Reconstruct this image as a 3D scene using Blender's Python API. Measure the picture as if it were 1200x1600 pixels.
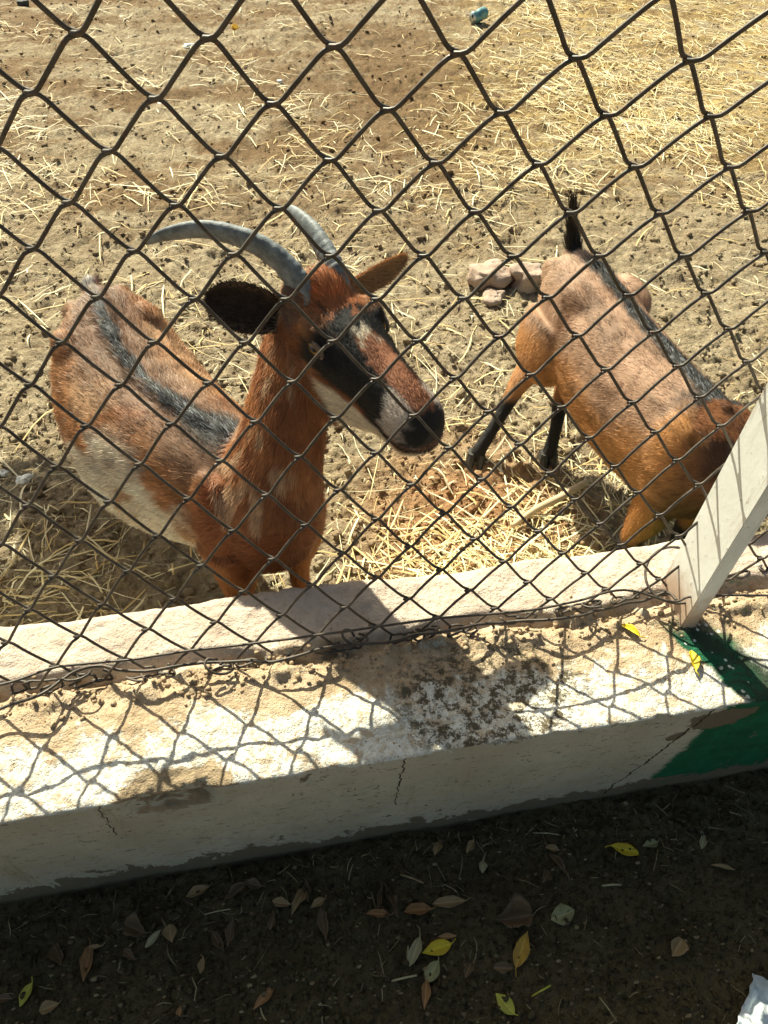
import bpy, bmesh, math, random
import numpy as np
from mathutils import Vector, Matrix

# ------------------------------------------------------------------ camera, sky, sun
scene = bpy.context.scene
for o in list(bpy.data.objects): bpy.data.objects.remove(o)
COL = scene.collection
F_PX, CAM_Z = 1110.0, 1.204
pitch, yaw, roll = math.radians(48.5), math.radians(12.5), math.radians(3.25)
fw = np.array([math.sin(yaw)*math.cos(pitch), math.cos(yaw)*math.cos(pitch), -math.sin(pitch)])
r0 = np.array([math.cos(yaw), -math.sin(yaw), 0.0]); u0 = np.cross(r0, fw)
cr, sr = math.cos(roll), math.sin(roll)
rt = cr*r0 + sr*u0; up = -sr*r0 + cr*u0
CAM = np.array([0, 0, CAM_Z])
cd = bpy.data.cameras.new('camera'); cam = bpy.data.objects.new('camera', cd); COL.objects.link(cam)
cd.sensor_fit = 'VERTICAL'; cd.sensor_height = 24.0; cd.lens = F_PX/1600*24.0
cd.clip_start = 0.02; cd.clip_end = 400
cam.matrix_world = Matrix(((rt[0], up[0], -fw[0], CAM[0]), (rt[1], up[1], -fw[1], CAM[1]), (rt[2], up[2], -fw[2], CAM[2]), (0, 0, 0, 1)))
scene.camera = cam

SUNV = np.array([0.36, -1.11, -1.0]); SUNV /= np.linalg.norm(SUNV)      # direction the light travels
elev = math.asin(-SUNV[2]); azim = math.atan2(-SUNV[0], -SUNV[1])
world = bpy.data.worlds.new('World'); scene.world = world; world.use_nodes = True
wn = world.node_tree; bg = wn.nodes['Background']
sky = wn.nodes.new('ShaderNodeTexSky'); sky.sky_type = 'NISHITA'; sky.sun_disc = False
sky.sun_elevation = elev; sky.sun_rotation = azim; sky.air_density = 1.0; sky.dust_density = 4.0; sky.ozone_density = 0.6
wn.links.new(sky.outputs[0], bg.inputs[0]); bg.inputs[1].default_value = 0.054
sd = bpy.data.lights.new('sun', 'SUN'); sd.energy = 5.0; sd.angle = math.radians(0.53); sd.color = (1.0, 0.965, 0.90)
sun = bpy.data.objects.new('sun', sd); COL.objects.link(sun); sun.location = (-2, 6, 6)
sun.rotation_euler = Vector(SUNV).to_track_quat('-Z', 'Y').to_euler()
vs = scene.view_settings; vs.view_transform = 'Standard'; vs.look = 'None'; vs.gamma = 1.0
vs.use_curve_mapping = False; vs.exposure = 1.1
vs.use_white_balance = True; vs.white_balance_temperature = 7350; vs.white_balance_tint = -3.0

# ------------------------------------------------------------------ helpers
rng = np.random.default_rng(7); random.seed(7)
PEN = 0.0; WT = 0.304; WF = 0.354; WB = 0.645            # ground level, wall top, wall front and back
def nrm(v):
    v = np.asarray(v, float); return v/np.maximum(np.linalg.norm(v, axis=-1, keepdims=True), 1e-12)
def at(px, py, z):                                        # a point seen at a place of the photograph, at height z
    d = fw + rt*(px-600)/F_PX - up*(py-800)/F_PX
    return CAM + d*((z-CAM_Z)/d[2])
def _h(ix, iy, iz, seed):
    h = (ix.astype(np.int64)*374761393 + iy.astype(np.int64)*668265263 + iz.astype(np.int64)*2147483647 + seed*974634777) & 0xFFFFFFFF
    h = ((h ^ (h >> 13))*1274126177) & 0xFFFFFFFF
    h = ((h ^ (h >> 16))*2246822519) & 0xFFFFFFFF
    return ((h ^ (h >> 15)) & 0xFFFFFF)/float(0xFFFFFF)*2-1
def vnoise(P, s, seed=0):
    P = np.asarray(P, float)*s; I = np.floor(P); T = P-I; T = T*T*(3-2*T); I = I.astype(np.int64)
    o = 0
    for a in (0, 1):
        for b in (0, 1):
            for c in (0, 1):
                w = (T[:, 0] if a else 1-T[:, 0])*(T[:, 1] if b else 1-T[:, 1])*(T[:, 2] if c else 1-T[:, 2])
                o = o + w*_h(I[:, 0]+a, I[:, 1]+b, I[:, 2]+c, seed)
    return o
def fbm(P, s, n=3, seed=0, g=0.5):
    o = 0; a = 1.0
    for k in range(n): o = o + a*vnoise(P, s*2.03**k, seed+k*17); a *= g
    return o
def sst(x, a, b):
    t = np.clip((x-a)/(b-a), 0, 1); return t*t*(3-2*t)
def mixc(a, b, t): return a*(1-t[:, None]) + np.asarray(b)*t[:, None]

def link(o, parent=None):
    COL.objects.link(o)
    if parent is not None: o.parent = parent
    return o
def mesh_np(name, V, faces_list, mat, parent=None, smooth=True, cols=None):
    """faces_list: list of int arrays (n,3) or (n,4)"""
    me = bpy.data.meshes.new(name); V = np.asarray(V, np.float32)
    me.vertices.add(len(V)); me.vertices.foreach_set('co', V.ravel())
    loops = np.concatenate([np.asarray(f, np.int32).ravel() for f in faces_list])
    sizes = np.concatenate([np.full(len(f), np.asarray(f).shape[1], np.int32) for f in faces_list])
    me.loops.add(len(loops)); me.loops.foreach_set('vertex_index', loops)
    me.polygons.add(len(sizes)); st = np.zeros(len(sizes), np.int32); st[1:] = np.cumsum(sizes)[:-1]
    me.polygons.foreach_set('loop_start', st)
    if smooth: me.polygons.foreach_set('use_smooth', np.ones(len(sizes), bool))
    me.update(calc_edges=True)
    if cols is not None: set_cols(me, cols)
    if mat: me.materials.append(mat)
    return link(bpy.data.objects.new(name, me), parent)
def set_cols(me, cols, name='coat'):
    a = me.color_attributes.new(name, 'FLOAT_COLOR', 'POINT')
    c = np.ones((len(cols), 4), np.float32); c[:, :3] = cols; a.data.foreach_set('color', c.ravel())
def empty(name, loc, label, cat, group=None):
    o = bpy.data.objects.new(name, None); o.location = tuple(loc); o.empty_display_size = 0.05
    link(o); tag(o, label, cat, group); return o
def tag(o, label=None, cat=None, group=None, kind=None):
    if label: o['label'] = label
    if cat: o['category'] = cat
    if group: o['group'] = group
    if kind: o['kind'] = kind
    return o
def catmull(P, n):
    P = np.asarray(P, float); Q = np.vstack([2*P[0]-P[1], P, 2*P[-1]-P[-2]]); out = []
    for i in range(1, len(Q)-2):
        for k in range(n):
            t = k/n; a, b, c, d = Q[i-1], Q[i], Q[i+1], Q[i+2]
            out.append(0.5*(2*b + (c-a)*t + (2*a-5*b+4*c-d)*t*t + (3*b-a-3*c+d)*t**3))
    out.append(P[-1]); return np.array(out)
def tube(path, rad, seg=8, upv=None, flat=1.0):
    """swept tube; returns verts, quads, tris"""
    P = np.asarray(path, float); n = len(P); R = np.broadcast_to(np.asarray(rad, float), (n,))
    T = nrm(np.gradient(P, axis=0)); u = np.array([0.3, 0.2, 1.0]) if upv is None else np.asarray(upv, float)
    V = []; a = np.linspace(0, 2*math.pi, seg, endpoint=False)
    for i in range(n):
        u = u - T[i]*(u@T[i])
        if np.linalg.norm(u) < 1e-6: u = np.cross(T[i], [1, 0.2, 0.1])
        u = u/np.linalg.norm(u); s = np.cross(T[i], u)
        V.append(P[i] + R[i]*(np.cos(a)[:, None]*s*flat + np.sin(a)[:, None]*u))
    V = np.concatenate(V); Q = []
    i, j = np.meshgrid(np.arange(n-1), np.arange(seg), indexing='ij'); i = i.ravel(); j = j.ravel(); k = (j+1) % seg
    Q = np.stack([i*seg+j, i*seg+k, (i+1)*seg+k, (i+1)*seg+j], 1)
    c = len(V); V = np.vstack([V, P[0], P[-1]]); jj = np.arange(seg); kk = (jj+1) % seg
    Tt = np.concatenate([np.stack([kk, jj, np.full(seg, c)], 1), np.stack([(n-1)*seg+jj, (n-1)*seg+kk, np.full(seg, c+1)], 1)])
    return V, Q, Tt

# ------------------------------------------------------------------ material builder
class Mat:
    def __init__(s, name, rough=0.8, spec=0.3):
        s.m = bpy.data.materials.new(name); s.m.use_nodes = True; s.t = s.m.node_tree
        s.b = s.t.nodes['Principled BSDF']; s.b.inputs['Roughness'].default_value = rough
        s.b.inputs['Specular IOR Level'].default_value = spec
    def n(s, typ, **kw):
        x = s.t.nodes.new(typ)
        for k, v in kw.items(): setattr(x, k, v)
        return x
    def _in(s, sock, v):
        if hasattr(v, 'links') or isinstance(v, bpy.types.NodeSocket): s.t.links.new(v, sock)
        elif isinstance(v, (tuple, list)) and len(v) == 3 and sock.type == 'RGBA': sock.default_value = (*v, 1)
        else: sock.default_value = v
    def pos(s): return s.n('ShaderNodeNewGeometry').outputs['Position']
    def obj(s): return s.n('ShaderNodeTexCoord').outputs['Object']
    def xyz(s, v):
        x = s.n('ShaderNodeSeparateXYZ'); s._in(x.inputs[0], v); return x.outputs
    def scaled(s, v, sc):
        x = s.n('ShaderNodeMapping'); s._in(x.inputs[0], v); x.inputs['Scale'].default_value = sc; return x.outputs[0]
    def noise(s, v, scale, detail=4, rough=0.6, dist=0.0):
        x = s.n('ShaderNodeTexNoise'); s._in(x.inputs['Vector'], v); x.inputs['Scale'].default_value = scale
        x.inputs['Detail'].default_value = detail; x.inputs['Roughness'].default_value = rough; x.inputs['Distortion'].default_value = dist
        return x.outputs['Fac']
    def vor(s, v, scale, feature='F1'):
        x = s.n('ShaderNodeTexVoronoi', feature=feature); s._in(x.inputs['Vector'], v); x.inputs['Scale'].default_value = scale
        return x.outputs['Distance']
    def ma(s, op, a, b=0.0, c=0.0, clamp=False):
        x = s.n('ShaderNodeMath', operation=op, use_clamp=clamp)
        for i, q in enumerate((a, b, c)): s._in(x.inputs[i], q)
        return x.outputs[0]
    def rng(s, v, a, b, c=0.0, d=1.0, smooth=True):
        x = s.n('ShaderNodeMapRange', interpolation_type='SMOOTHSTEP' if smooth else 'LINEAR')
        for i, q in enumerate((v, a, b, c, d)): s._in(x.inputs[i], q)
        return x.outputs[0]
    def mix(s, f, a, b, blend='MIX'):
        x = s.n('ShaderNodeMix', data_type='RGBA', blend_type=blend)
        s._in(x.inputs[0], f); s._in(x.inputs[6], a); s._in(x.inputs[7], b); return x.outputs[2]
    def attr(s, name):
        x = s.n('ShaderNodeAttribute', attribute_name=name); return x.outputs['Color']
    def color(s, c): s._in(s.b.inputs['Base Color'], c); return s
    def rough(s, c): s._in(s.b.inputs['Roughness'], c); return s
    def bump(s, h, strength=0.5, dist=0.01):
        x = s.n('ShaderNodeBump'); s._in(x.inputs['Height'], h); x.inputs['Strength'].default_value = strength
        x.inputs['Distance'].default_value = dist; s.t.links.new(x.outputs[0], s.b.inputs['Normal']); return s

# ------------------------------------------------------------------ ground
def grid_axis(segs):
    out = [segs[0][0]]
    for a, b, h in segs:
        n = max(1, int(round((b-a)/h))); out += list(np.linspace(a, b, n+1)[1:])
    return np.array(out)
def ground_z(X, Y):
    P = np.stack([X, Y, np.zeros_like(X)], 1)
    n1 = fbm(P, 3.0, 2, 3)*0.010
    lump = np.abs(fbm(P, 16, 3, 11))*0.012 + np.abs(fbm(P, 42, 3, 21, 0.65))*0.0085
    foot = -np.clip(vnoise(P, 9, 51)-0.35, 0, 1)*0.022 - np.clip(vnoise(P, 23, 52)-0.55, 0, 1)*0.02
    zp = n1 + lump + foot - 0.006
    lump2 = fbm(P, 22, 3, 31)*0.004 + np.abs(fbm(P, 70, 3, 41, 0.75))*0.0080
    zo = fbm(P, 5, 2, 5)*0.006 + lump2 - 0.010
    w = sst(Y, 0.42, 0.6); z = zo*(1-w) + zp*w
    d = np.maximum(np.hypot(np.maximum(np.abs(X)-6, 0), np.maximum(Y-8, 0)), np.maximum(-Y-1, 0))
    return z*np.exp(-d/10)
m = Mat('soil', 0.95, 0.15); p = m.pos(); X, Y, Z = m.xyz(p)
big = m.noise(p, 1.3, 3, 0.6); mid = m.noise(p, 9, 5, 0.65); fine = m.noise(p, 95, 5, 0.75); grit = m.noise(p, 300, 3, 0.7)
tan = m.mix(m.rng(mid, 0.35, 0.7), (0.30, 0.225, 0.145), (0.45, 0.365, 0.25))
tan = m.mix(m.rng(big, 0.45, 0.68), tan, (0.38, 0.295, 0.19))
tan = m.mix(m.rng(fine, 0.52, 0.72), tan, (0.20, 0.135, 0.072))
cl = m.noise(p, 38, 5, 0.75); tan = m.mix(m.rng(cl, 0.56, 0.68), tan, (0.20, 0.138, 0.080)); tan = m.mix(m.rng(cl, 0.44, 0.34), tan, (0.54, 0.45, 0.31))
# damp dark-brown patch of trodden dung towards the back of the pen
dx = m.ma('MULTIPLY', m.ma('SUBTRACT', X, 0.85), 0.95); dy = m.ma('MULTIPLY', m.ma('SUBTRACT', Y, 3.6), 0.62)
dd = m.ma('SQRT', m.ma('ADD', m.ma('MULTIPLY', dx, dx), m.ma('MULTIPLY', dy, dy)))
dd = m.ma('ADD', dd, m.ma('MULTIPLY', m.ma('SUBTRACT', mid, 0.5), 1.6))
tan = m.mix(m.rng(dd, 0.95, 0.2), tan, (0.19, 0.115, 0.058))
dk = m.noise(m.scaled(p, (0.8, 1.5, 1.0)), 1.7, 5, 0.7); tan = m.mix(m.ma('MULTIPLY', m.rng(Y, 1.9, 2.8), m.rng(dk, 0.45, 0.58)), tan, (0.22, 0.14, 0.075))
gd = m.ma('SUBTRACT', X, m.ma('MULTIPLY', Y, 0.30)); gold = m.ma('MULTIPLY', m.ma('MULTIPLY', m.ma('MULTIPLY', m.rng(gd, -0.4, 0.5), m.rng(gd, 5.0, 3.5)), m.ma('MULTIPLY', m.rng(Y, 2.1, 3.4), m.rng(Y, 8.0, 6.0))), m.rng(m.noise(m.scaled(p, (1.0, 2.2, 1.0)), 5, 6, 0.75), 0.40, 0.62))
tan = m.mix(m.ma('MULTIPLY', gold, 0.85), tan, m.mix(m.rng(m.noise(m.scaled(p, (18, 60, 20)), 1.0, 4, 0.8), .4, .6), (0.34, 0.215, 0.075), (0.62, 0.46, 0.20)))
# reddish earth beside the wall
dx = m.ma('SUBTRACT', X, 0.42); dy = m.ma('SUBTRACT', Y, 0.98)
d2 = m.ma('SQRT', m.ma('ADD', m.ma('MULTIPLY', dx, dx), m.ma('MULTIPLY', dy, dy)))
tan = m.mix(m.rng(m.ma('ADD', d2, m.ma('MULTIPLY', mid, 0.25)), 0.5, 0.22), tan, (0.42, 0.235, 0.12))
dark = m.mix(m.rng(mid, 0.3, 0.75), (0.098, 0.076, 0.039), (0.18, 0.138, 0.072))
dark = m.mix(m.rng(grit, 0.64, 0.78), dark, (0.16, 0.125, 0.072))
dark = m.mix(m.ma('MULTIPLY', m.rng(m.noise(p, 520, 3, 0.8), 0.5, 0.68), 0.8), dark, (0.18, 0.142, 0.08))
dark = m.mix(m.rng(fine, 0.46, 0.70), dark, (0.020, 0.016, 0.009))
dark = m.mix(m.rng(Y, -0.1, -0.5), dark, tan)  # soil turns tan behind the camera, out of view, to bounce warm light
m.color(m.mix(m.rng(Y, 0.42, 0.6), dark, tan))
m.bump(m.ma('ADD', m.ma('MULTIPLY', cl, 2.2), m.ma('ADD', fine, m.ma('MULTIPLY', grit, 0.5))), 0.9, 0.011)
SOIL = m.m
gx = grid_axis([(-60, -12, 6), (-12, -3, 0.5), (-3, -0.95, 0.04), (-0.95, 1.5, 0.0070), (1.5, 2.4, 0.014), (2.4, 4.6, 0.03), (4.6, 14, 0.6), (14, 60, 6)])
gy = grid_axis([(-40, -4, 4), (-4, -0.1, 0.2), (-0.1, 0.4, 0.005), (0.4, 0.62, 0.02), (0.62, 1.6, 0.0062), (1.6, 2.6, 0.010), (2.6, 5.6, 0.02), (5.6, 14, 0.4), (14, 90, 6)])
GX, GY = np.meshgrid(gx, gy, indexing='xy'); nx, ny = len(gx), len(gy)
GZ = ground_z(GX.ravel(), GY.ravel())
i, j = np.meshgrid(np.arange(ny-1), np.arange(nx-1), indexing='ij'); i = i.ravel(); j = j.ravel()
gq = np.stack([i*nx+j, i*nx+j+1, (i+1)*nx+j+1, (i+1)*nx+j], 1)
tag(mesh_np('ground', np.stack([GX.ravel(), GY.ravel(), GZ], 1), [gq], SOIL), kind='structure')
def gz1(x, y): return float(ground_z(np.array([x]), np.array([y]))[0])

# ------------------------------------------------------------------ low wall under the fence
m = Mat('wall', 0.9, 0.2); p = m.pos(); X, Y, Z = m.xyz(p); nz = m.xyz(m.n('ShaderNodeNewGeometry').outputs['True Normal'])[2]
n1 = m.noise(p, 6, 5, 0.65); n2 = m.noise(p, 24, 5, 0.7); n3 = m.noise(p, 120, 4, 0.75); n4 = m.noise(p, 420, 2, 0.7)
n5 = m.noise(p, 13, 6, 0.7, 0.6)
# top: bare pinkish concrete at the back, soil along the fence, flaking white paint at the front
conc = m.mix(m.rng(n2, 0.3, 0.7), (0.52, 0.405, 0.325), (0.64, 0.525, 0.44))
conc = m.mix(m.rng(n3, 0.56, 0.7), conc, (0.40, 0.29, 0.20))
dirt = m.mix(m.rng(n2, 0.35, 0.7), (0.42, 0.30, 0.19), (0.60, 0.46, 0.32))
dirt = m.mix(m.rng(n3, 0.55, 0.72), dirt, (0.24, 0.15, 0.085))
white = m.mix(m.rng(n3, 0.42, 0.62), (0.78, 0.76, 0.70), (0.58, 0.51, 0.41))
ye = m.ma('ADD', Y, m.ma('MULTIPLY', m.ma('SUBTRACT', n5, 0.5), 0.22))
ye = m.ma('ADD', ye, m.ma('MULTIPLY', m.ma('SUBTRACT', n3, 0.5), 0.05))
top = m.mix(m.rng(ye, 0.425, 0.455), white, dirt)
blo = m.noise(p, 34, 6, 0.78, 0.4); top = m.mix(m.ma('MULTIPLY', m.rng(blo, 0.53, 0.60), 0.85), top, m.mix(n3, (0.40, 0.28, 0.17), (0.62, 0.49, 0.35)))
chx = m.ma('DIVIDE', m.ma('ADD', X, 0.165), 0.085); chy = m.ma('DIVIDE', m.ma('SUBTRACT', Y, 0.355), 0.040); chd = m.ma('ADD', m.ma('SQRT', m.ma('ADD', m.ma('MULTIPLY', chx, chx), m.ma('MULTIPLY', chy, chy))), m.ma('MULTIPLY', m.ma('SUBTRACT', n2, 0.5), 1.4))
top = m.mix(m.rng(chd, 1.0, 0.85), top, m.mix(n3, (0.20, 0.14, 0.085), (0.50, 0.38, 0.25)))
yb = m.ma('ADD', Y, m.ma('MULTIPLY', m.ma('SUBTRACT', n2, 0.5), 0.05))
top = m.mix(m.rng(yb, 0.525, 0.545), top, conc)
pits = m.rng(m.vor(p, 95), 0.16, 0.08)
top = m.mix(m.ma('MULTIPLY', pits, m.rng(n1, 0.4, 0.6)), top, (0.26, 0.18, 0.11))
# dark dirt colour painted in to deepen the goat's head shadow on the wall
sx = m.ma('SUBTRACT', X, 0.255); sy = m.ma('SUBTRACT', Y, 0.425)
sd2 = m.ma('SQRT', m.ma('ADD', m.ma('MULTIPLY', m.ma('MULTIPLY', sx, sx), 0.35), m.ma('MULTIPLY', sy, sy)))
shadow_dirt = m.ma('MULTIPLY', m.rng(m.ma('ADD', sd2, m.ma('MULTIPLY', m.ma('SUBTRACT', n2, 0.5), 0.08)), 0.100, 0.065), m.rng(m.noise(p, 75, 5, 0.8), 0.46, 0.55))
top = m.mix(shadow_dirt, top, m.mix(n3, (0.075, 0.062, 0.04), (0.16, 0.125, 0.08)))
# white-spotted green paint, darkened and cut to a band along the post's shadow
gxe = m.ma('ADD', m.ma('SUBTRACT', X, m.ma('MULTIPLY', Y, -0.62)), m.ma('MULTIPLY', m.ma('SUBTRACT', n2, 0.5), 0.06))
grn = m.mix(m.rng(n2, 0.35, 0.7), (0.012, 0.085, 0.045), (0.020, 0.15, 0.075))
spots = m.rng(m.vor(p, 62), 0.22, 0.16)
gtop = m.mix(m.ma('MULTIPLY', spots, m.rng(n1, 0.48, 0.55)), m.mix(m.rng(n5, 0.45, 0.6), (0.035, 0.055, 0.035), grn), (0.75, 0.76, 0.72))
gm = m.ma('MULTIPLY', m.ma('MULTIPLY', m.rng(gxe, 0.832, 0.844), m.rng(gxe, 0.945, 0.905)), m.rng(m.ma('ADD', Y, m.ma('MULTIPLY', n3, 0.06)), 0.545, 0.50))
top = m.mix(gm, top, gtop)
# front: dull cream paint, peeling at the foot
pale = m.mix(m.rng(n1, 0.35, 0.7), (0.49, 0.45, 0.355), (0.60, 0.565, 0.465))
st = m.noise(m.scaled(p, (22, 22, 3.0)), 1.0, 4, 0.7)
pale = m.mix(m.rng(st, 0.6, 0.78), pale, (0.40, 0.32, 0.20))
pale = m.mix(m.rng(n3, 0.58, 0.72), pale, (0.34, 0.29, 0.21)); pale = m.mix(m.rng(m.noise(m.scaled(p, (1, 1, 2.6)), 55, 5, .8), 0.575, 0.64), pale, (0.24, 0.19, 0.13))
gfx = m.ma('ADD', m.ma('SUBTRACT', X, m.ma('MULTIPLY', Z, 0.05)), m.ma('MULTIPLY', m.ma('SUBTRACT', n5, 0.5), 0.10))
gfx = m.ma('ADD', gfx, m.ma('MULTIPLY', m.ma('SUBTRACT', n4, 0.5), 0.02))
gf = m.mix(m.rng(n5, 0.3, 0.75), (0.012, 0.105, 0.050), (0.022, 0.19, 0.092))
gf = m.mix(m.rng(n3, 0.63, 0.72), gf, (0.10, 0.18, 0.11))
front = m.mix(m.rng(gfx, 0.548, 0.562), pale, gf)
bare = m.mix(n2, (0.155, 0.125, 0.085), (0.25, 0.205, 0.15))
pe = m.ma('ADD', m.ma('MULTIPLY', m.ma('SUBTRACT', n5, 0.5), 0.22), m.ma('MULTIPLY', m.ma('SUBTRACT', n2, 0.5), 0.07))
peel = m.rng(m.ma('SUBTRACT', m.ma('ADD', Z, pe), m.ma('MULTIPLY', m.rng(X, -0.1, 0.25), -0.006)), 0.050, 0.046)
def spot(cx, cz, rx, rz, wob=0.5):
    a = m.ma('DIVIDE', m.ma('SUBTRACT', X, cx), rx); b = m.ma('DIVIDE', m.ma('SUBTRACT', Z, cz), rz)
    d = m.ma('SQRT', m.ma('ADD', m.ma('MULTIPLY', a, a), m.ma('MULTIPLY', b, b)))
    return m.rng(m.ma('ADD', d, m.ma('MULTIPLY', m.ma('SUBTRACT', n2, 0.5), wob*2)), 1.0, 0.94)
peel = m.ma('MAXIMUM', peel, spot(0.585, 0.262, 0.052, 0.030, 0.9))
peel = m.ma('MAXIMUM', peel, spot(0.535, 0.225, 0.016, 0.015, 0.9))
peel = m.ma('MAXIMUM', peel, m.rng(m.ma('ADD', n2, m.ma('MULTIPLY', m.ma('SUBTRACT', n5, 0.5), 0.7)), 0.665, 0.685))
def crack(x0, slope, z0, z1, w):
    wob = m.noise(m.scaled(p, (0.0, 0.0, 26.0)), 1.0, 4, 0.7)
    c = m.ma('ADD', x0, m.ma('ADD', m.ma('MULTIPLY', Z, slope), m.ma('MULTIPLY', m.ma('SUBTRACT', wob, 0.5), 0.035)))
    d = m.ma('ABSOLUTE', m.ma('SUBTRACT', X, c))
    ww = m.ma('MULTIPLY', w, m.rng(n2, 0.25, 0.7, 0.4, 1.5))
    k = m.ma('LESS_THAN', d, ww)
    return m.ma('MULTIPLY', k, m.ma('MULTIPLY', m.ma('GREATER_THAN', Z, z0), m.ma('LESS_THAN', Z, z1)))
ck = m.ma('MAXIMUM', crack(0.475, 0.30, 0.02, 0.31, 0.0017), m.ma('MAXIMUM', crack(-0.265, 0.03, 0.20, 0.31, 0.0007), crack(0.112, 0.05, 0.13, 0.31, 0.0010)))
front = m.mix(peel, front, bare); front = m.mix(ck, front, (0.05, 0.04, 0.03))
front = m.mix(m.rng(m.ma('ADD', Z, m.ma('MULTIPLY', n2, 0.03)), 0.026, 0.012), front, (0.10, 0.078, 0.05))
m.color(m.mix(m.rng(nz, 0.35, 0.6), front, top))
hb = m.ma('ADD', m.ma('MULTIPLY', n2, 0.8), m.ma('ADD', n3, m.ma('MULTIPLY', n4, 0.35)))
hb = m.ma('SUBTRACT', hb, m.ma('ADD', m.ma('MULTIPLY', peel, 0.25), m.ma('MULTIPLY', ck, 1.0)))
m.bump(hb, 0.85, 0.007)
WALLM = m.m
wx = grid_axis([(-14, -1, 1.0), (-1, -0.6, 0.02), (-0.6, 0.95, 0.0042), (0.95, 1.5, 0.05), (1.5, 16, 1.0)])
prof = []   # (y, z, ny, nz)
for z in np.linspace(-0.06, WT-0.02, 9): prof.append((WB, z, 1, 0))
for a in np.linspace(0.15, math.pi/2, 5): prof.append((WB-0.016+0.016*math.cos(a), WT-0.016+0.016*math.sin(a), math.cos(a), math.sin(a)))
for y in np.linspace(WB-0.02, WF+0.012, 68): prof.append((y, WT, 0, 1))
for a in np.linspace(math.pi/2, math.pi-0.1, 5): prof.append((WF+0.007+0.007*math.cos(a), WT-0.007+0.007*math.sin(a), math.cos(a), math.sin(a)))
for z in np.linspace(WT-0.010, -0.06, 78): prof.append((WF, z, -1, 0))
prof = np.array(prof); NP_, NX_ = len(prof), len(wx)
WX = np.repeat(wx, NP_); PR = np.tile(prof, (NX_, 1))
P0 = np.stack([WX, PR[:, 0], PR[:, 1]], 1)
topm = PR[:, 3]
dsp = fbm(P0, 9, 3, 61)*0.0035 + fbm(P0, 55, 3, 71, 0.6)*0.0016
dsp = np.where(topm > 0.5, dsp*1.3, dsp*0.55)
P1 = P0.copy(); P1[:, 1] += PR[:, 2]*dsp; P1[:, 2] += PR[:, 3]*dsp
lineY = 0.535 + vnoise(np.stack([WX, WX*0, WX*0], 1), 7, 5)*0.014
step = sst(P0[:, 1], lineY-0.006, lineY+0.008)*0.010                         # the back coping stands a little proud
groove = np.exp(-((P0[:, 1]-lineY+0.012)/0.010)**2)*(0.008+0.010*np.clip(vnoise(P0*[1, 0.3, 0], 14, 81), 0, 1))
P1[:, 2] += topm*(step - groove)
rub = np.exp(-((P0[:, 1]-0.512)/0.022)**2)*np.clip(fbm(P0, 40, 3, 91), 0, 1)*0.018   # clods along the fence foot
P1[:, 2] += topm*rub
for cx, hw, dp in ((-0.170, 0.065, 0.024), (0.02, 0.03, 0.007), (-0.42, 0.03, 0.006), (0.20, 0.05, 0.006), (0.33, 0.03, 0.004), (0.49, 0.015, 0.006)):
    e = np.clip(1-((WX-cx)/hw)**2, 0, 1)*(1+0.5*fbm(P0, 60, 2, 95))
    fr = np.exp(-np.maximum(P0[:, 1]-WF, 0)/0.018)*sst(P0[:, 2], WT-0.05, WT-0.01)
    P1[:, 1] += np.where(P0[:, 2] < WT-0.002, e*fr*dp*0.9, e*fr*dp*0.5); P1[:, 2] -= e*fr*dp*0.75
edge = np.exp(-np.abs(P0[:, 1]-WB)/0.03)*topm
P1[:, 1] += edge*fbm(np.stack([WX, WX*0, WX*0], 1), 5, 3, 97)*0.008
P1[:, 2] -= edge*0.006*(1+fbm(P0, 18, 2, 99))
i, j = np.meshgrid(np.arange(NX_-1), np.arange(NP_-1), indexing='ij'); i = i.ravel(); j = j.ravel()
wq = np.stack([i*NP_+j, i*NP_+j+1, (i+1)*NP_+j+1, (i+1)*NP_+j], 1)
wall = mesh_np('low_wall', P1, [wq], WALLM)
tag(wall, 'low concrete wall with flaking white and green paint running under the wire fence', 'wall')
wtop_pts = P1[(topm > 0.9)]
def wtop(x, y):
    k = np.argmin((wtop_pts[:, 0]-x)**2 + (wtop_pts[:, 1]-y)**2); return float(wtop_pts[k, 2])

# ------------------------------------------------------------------ chain-link fence
PT = 0.0865
CX_ = (-1.189841, -0.005783, 0.000416)
CY_ = (6.777365, 0.201453, -0.031562, 0.001015, -0.124399, 0.009121, 0.004533, -0.000111)
CZ_ = (-1.761075, -0.498818, -0.001788, -7.8e-05, -0.028264, -0.003428, 0.00119, 0.000362)
def fence_pt(Xc, r):
    def ev(Xc, r):
        y = CY_[0]+CY_[1]*r+CY_[2]*r*r+CY_[3]*r**3+CY_[4]*Xc+CY_[5]*Xc*r+CY_[6]*Xc*Xc+CY_[7]*Xc*r*r
        z = CZ_[0]+CZ_[1]*r+CZ_[2]*r*r+CZ_[3]*r**3+CZ_[4]*Xc+CZ_[5]*Xc*r+CZ_[6]*Xc*Xc+CZ_[7]*Xc*r*r
        return np.array([Xc+CX_[0]+CX_[1]*r+CX_[2]*r*r, y, z])*PT + CAM
    if r < -1: return ev(Xc, -1) + (ev(Xc, -1)-ev(Xc, 0))*np.array([1, 0.25, 1])*(-1-r)
    return ev(Xc, r)
m = Mat('fence_wire', 0.5, 0.5); p = m.pos(); n1 = m.noise(p, 40, 4, 0.7); n2 = m.noise(p, 300, 3, 0.6); Zf = m.xyz(p)[2]
c = m.mix(m.rng(n1, 0.4, 0.65), (0.046, 0.038, 0.032), (0.105, 0.088, 0.074)); c = m.mix(m.rng(n2, 0.55, 0.7), c, (0.13, 0.065, 0.035))
m.color(c); m.rough(m.rng(n1, 0.3, 0.7, 0.42, 0.65)); m.b.inputs['Metallic'].default_value = 0.35; m.bump(n2, 0.25, 0.001); WIRE = m.m
fence = empty('chain_link_fence', (0.2, 0.53, WT), 'rusty brown chain-link wire fence standing on the low painted wall', 'fence')
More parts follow.
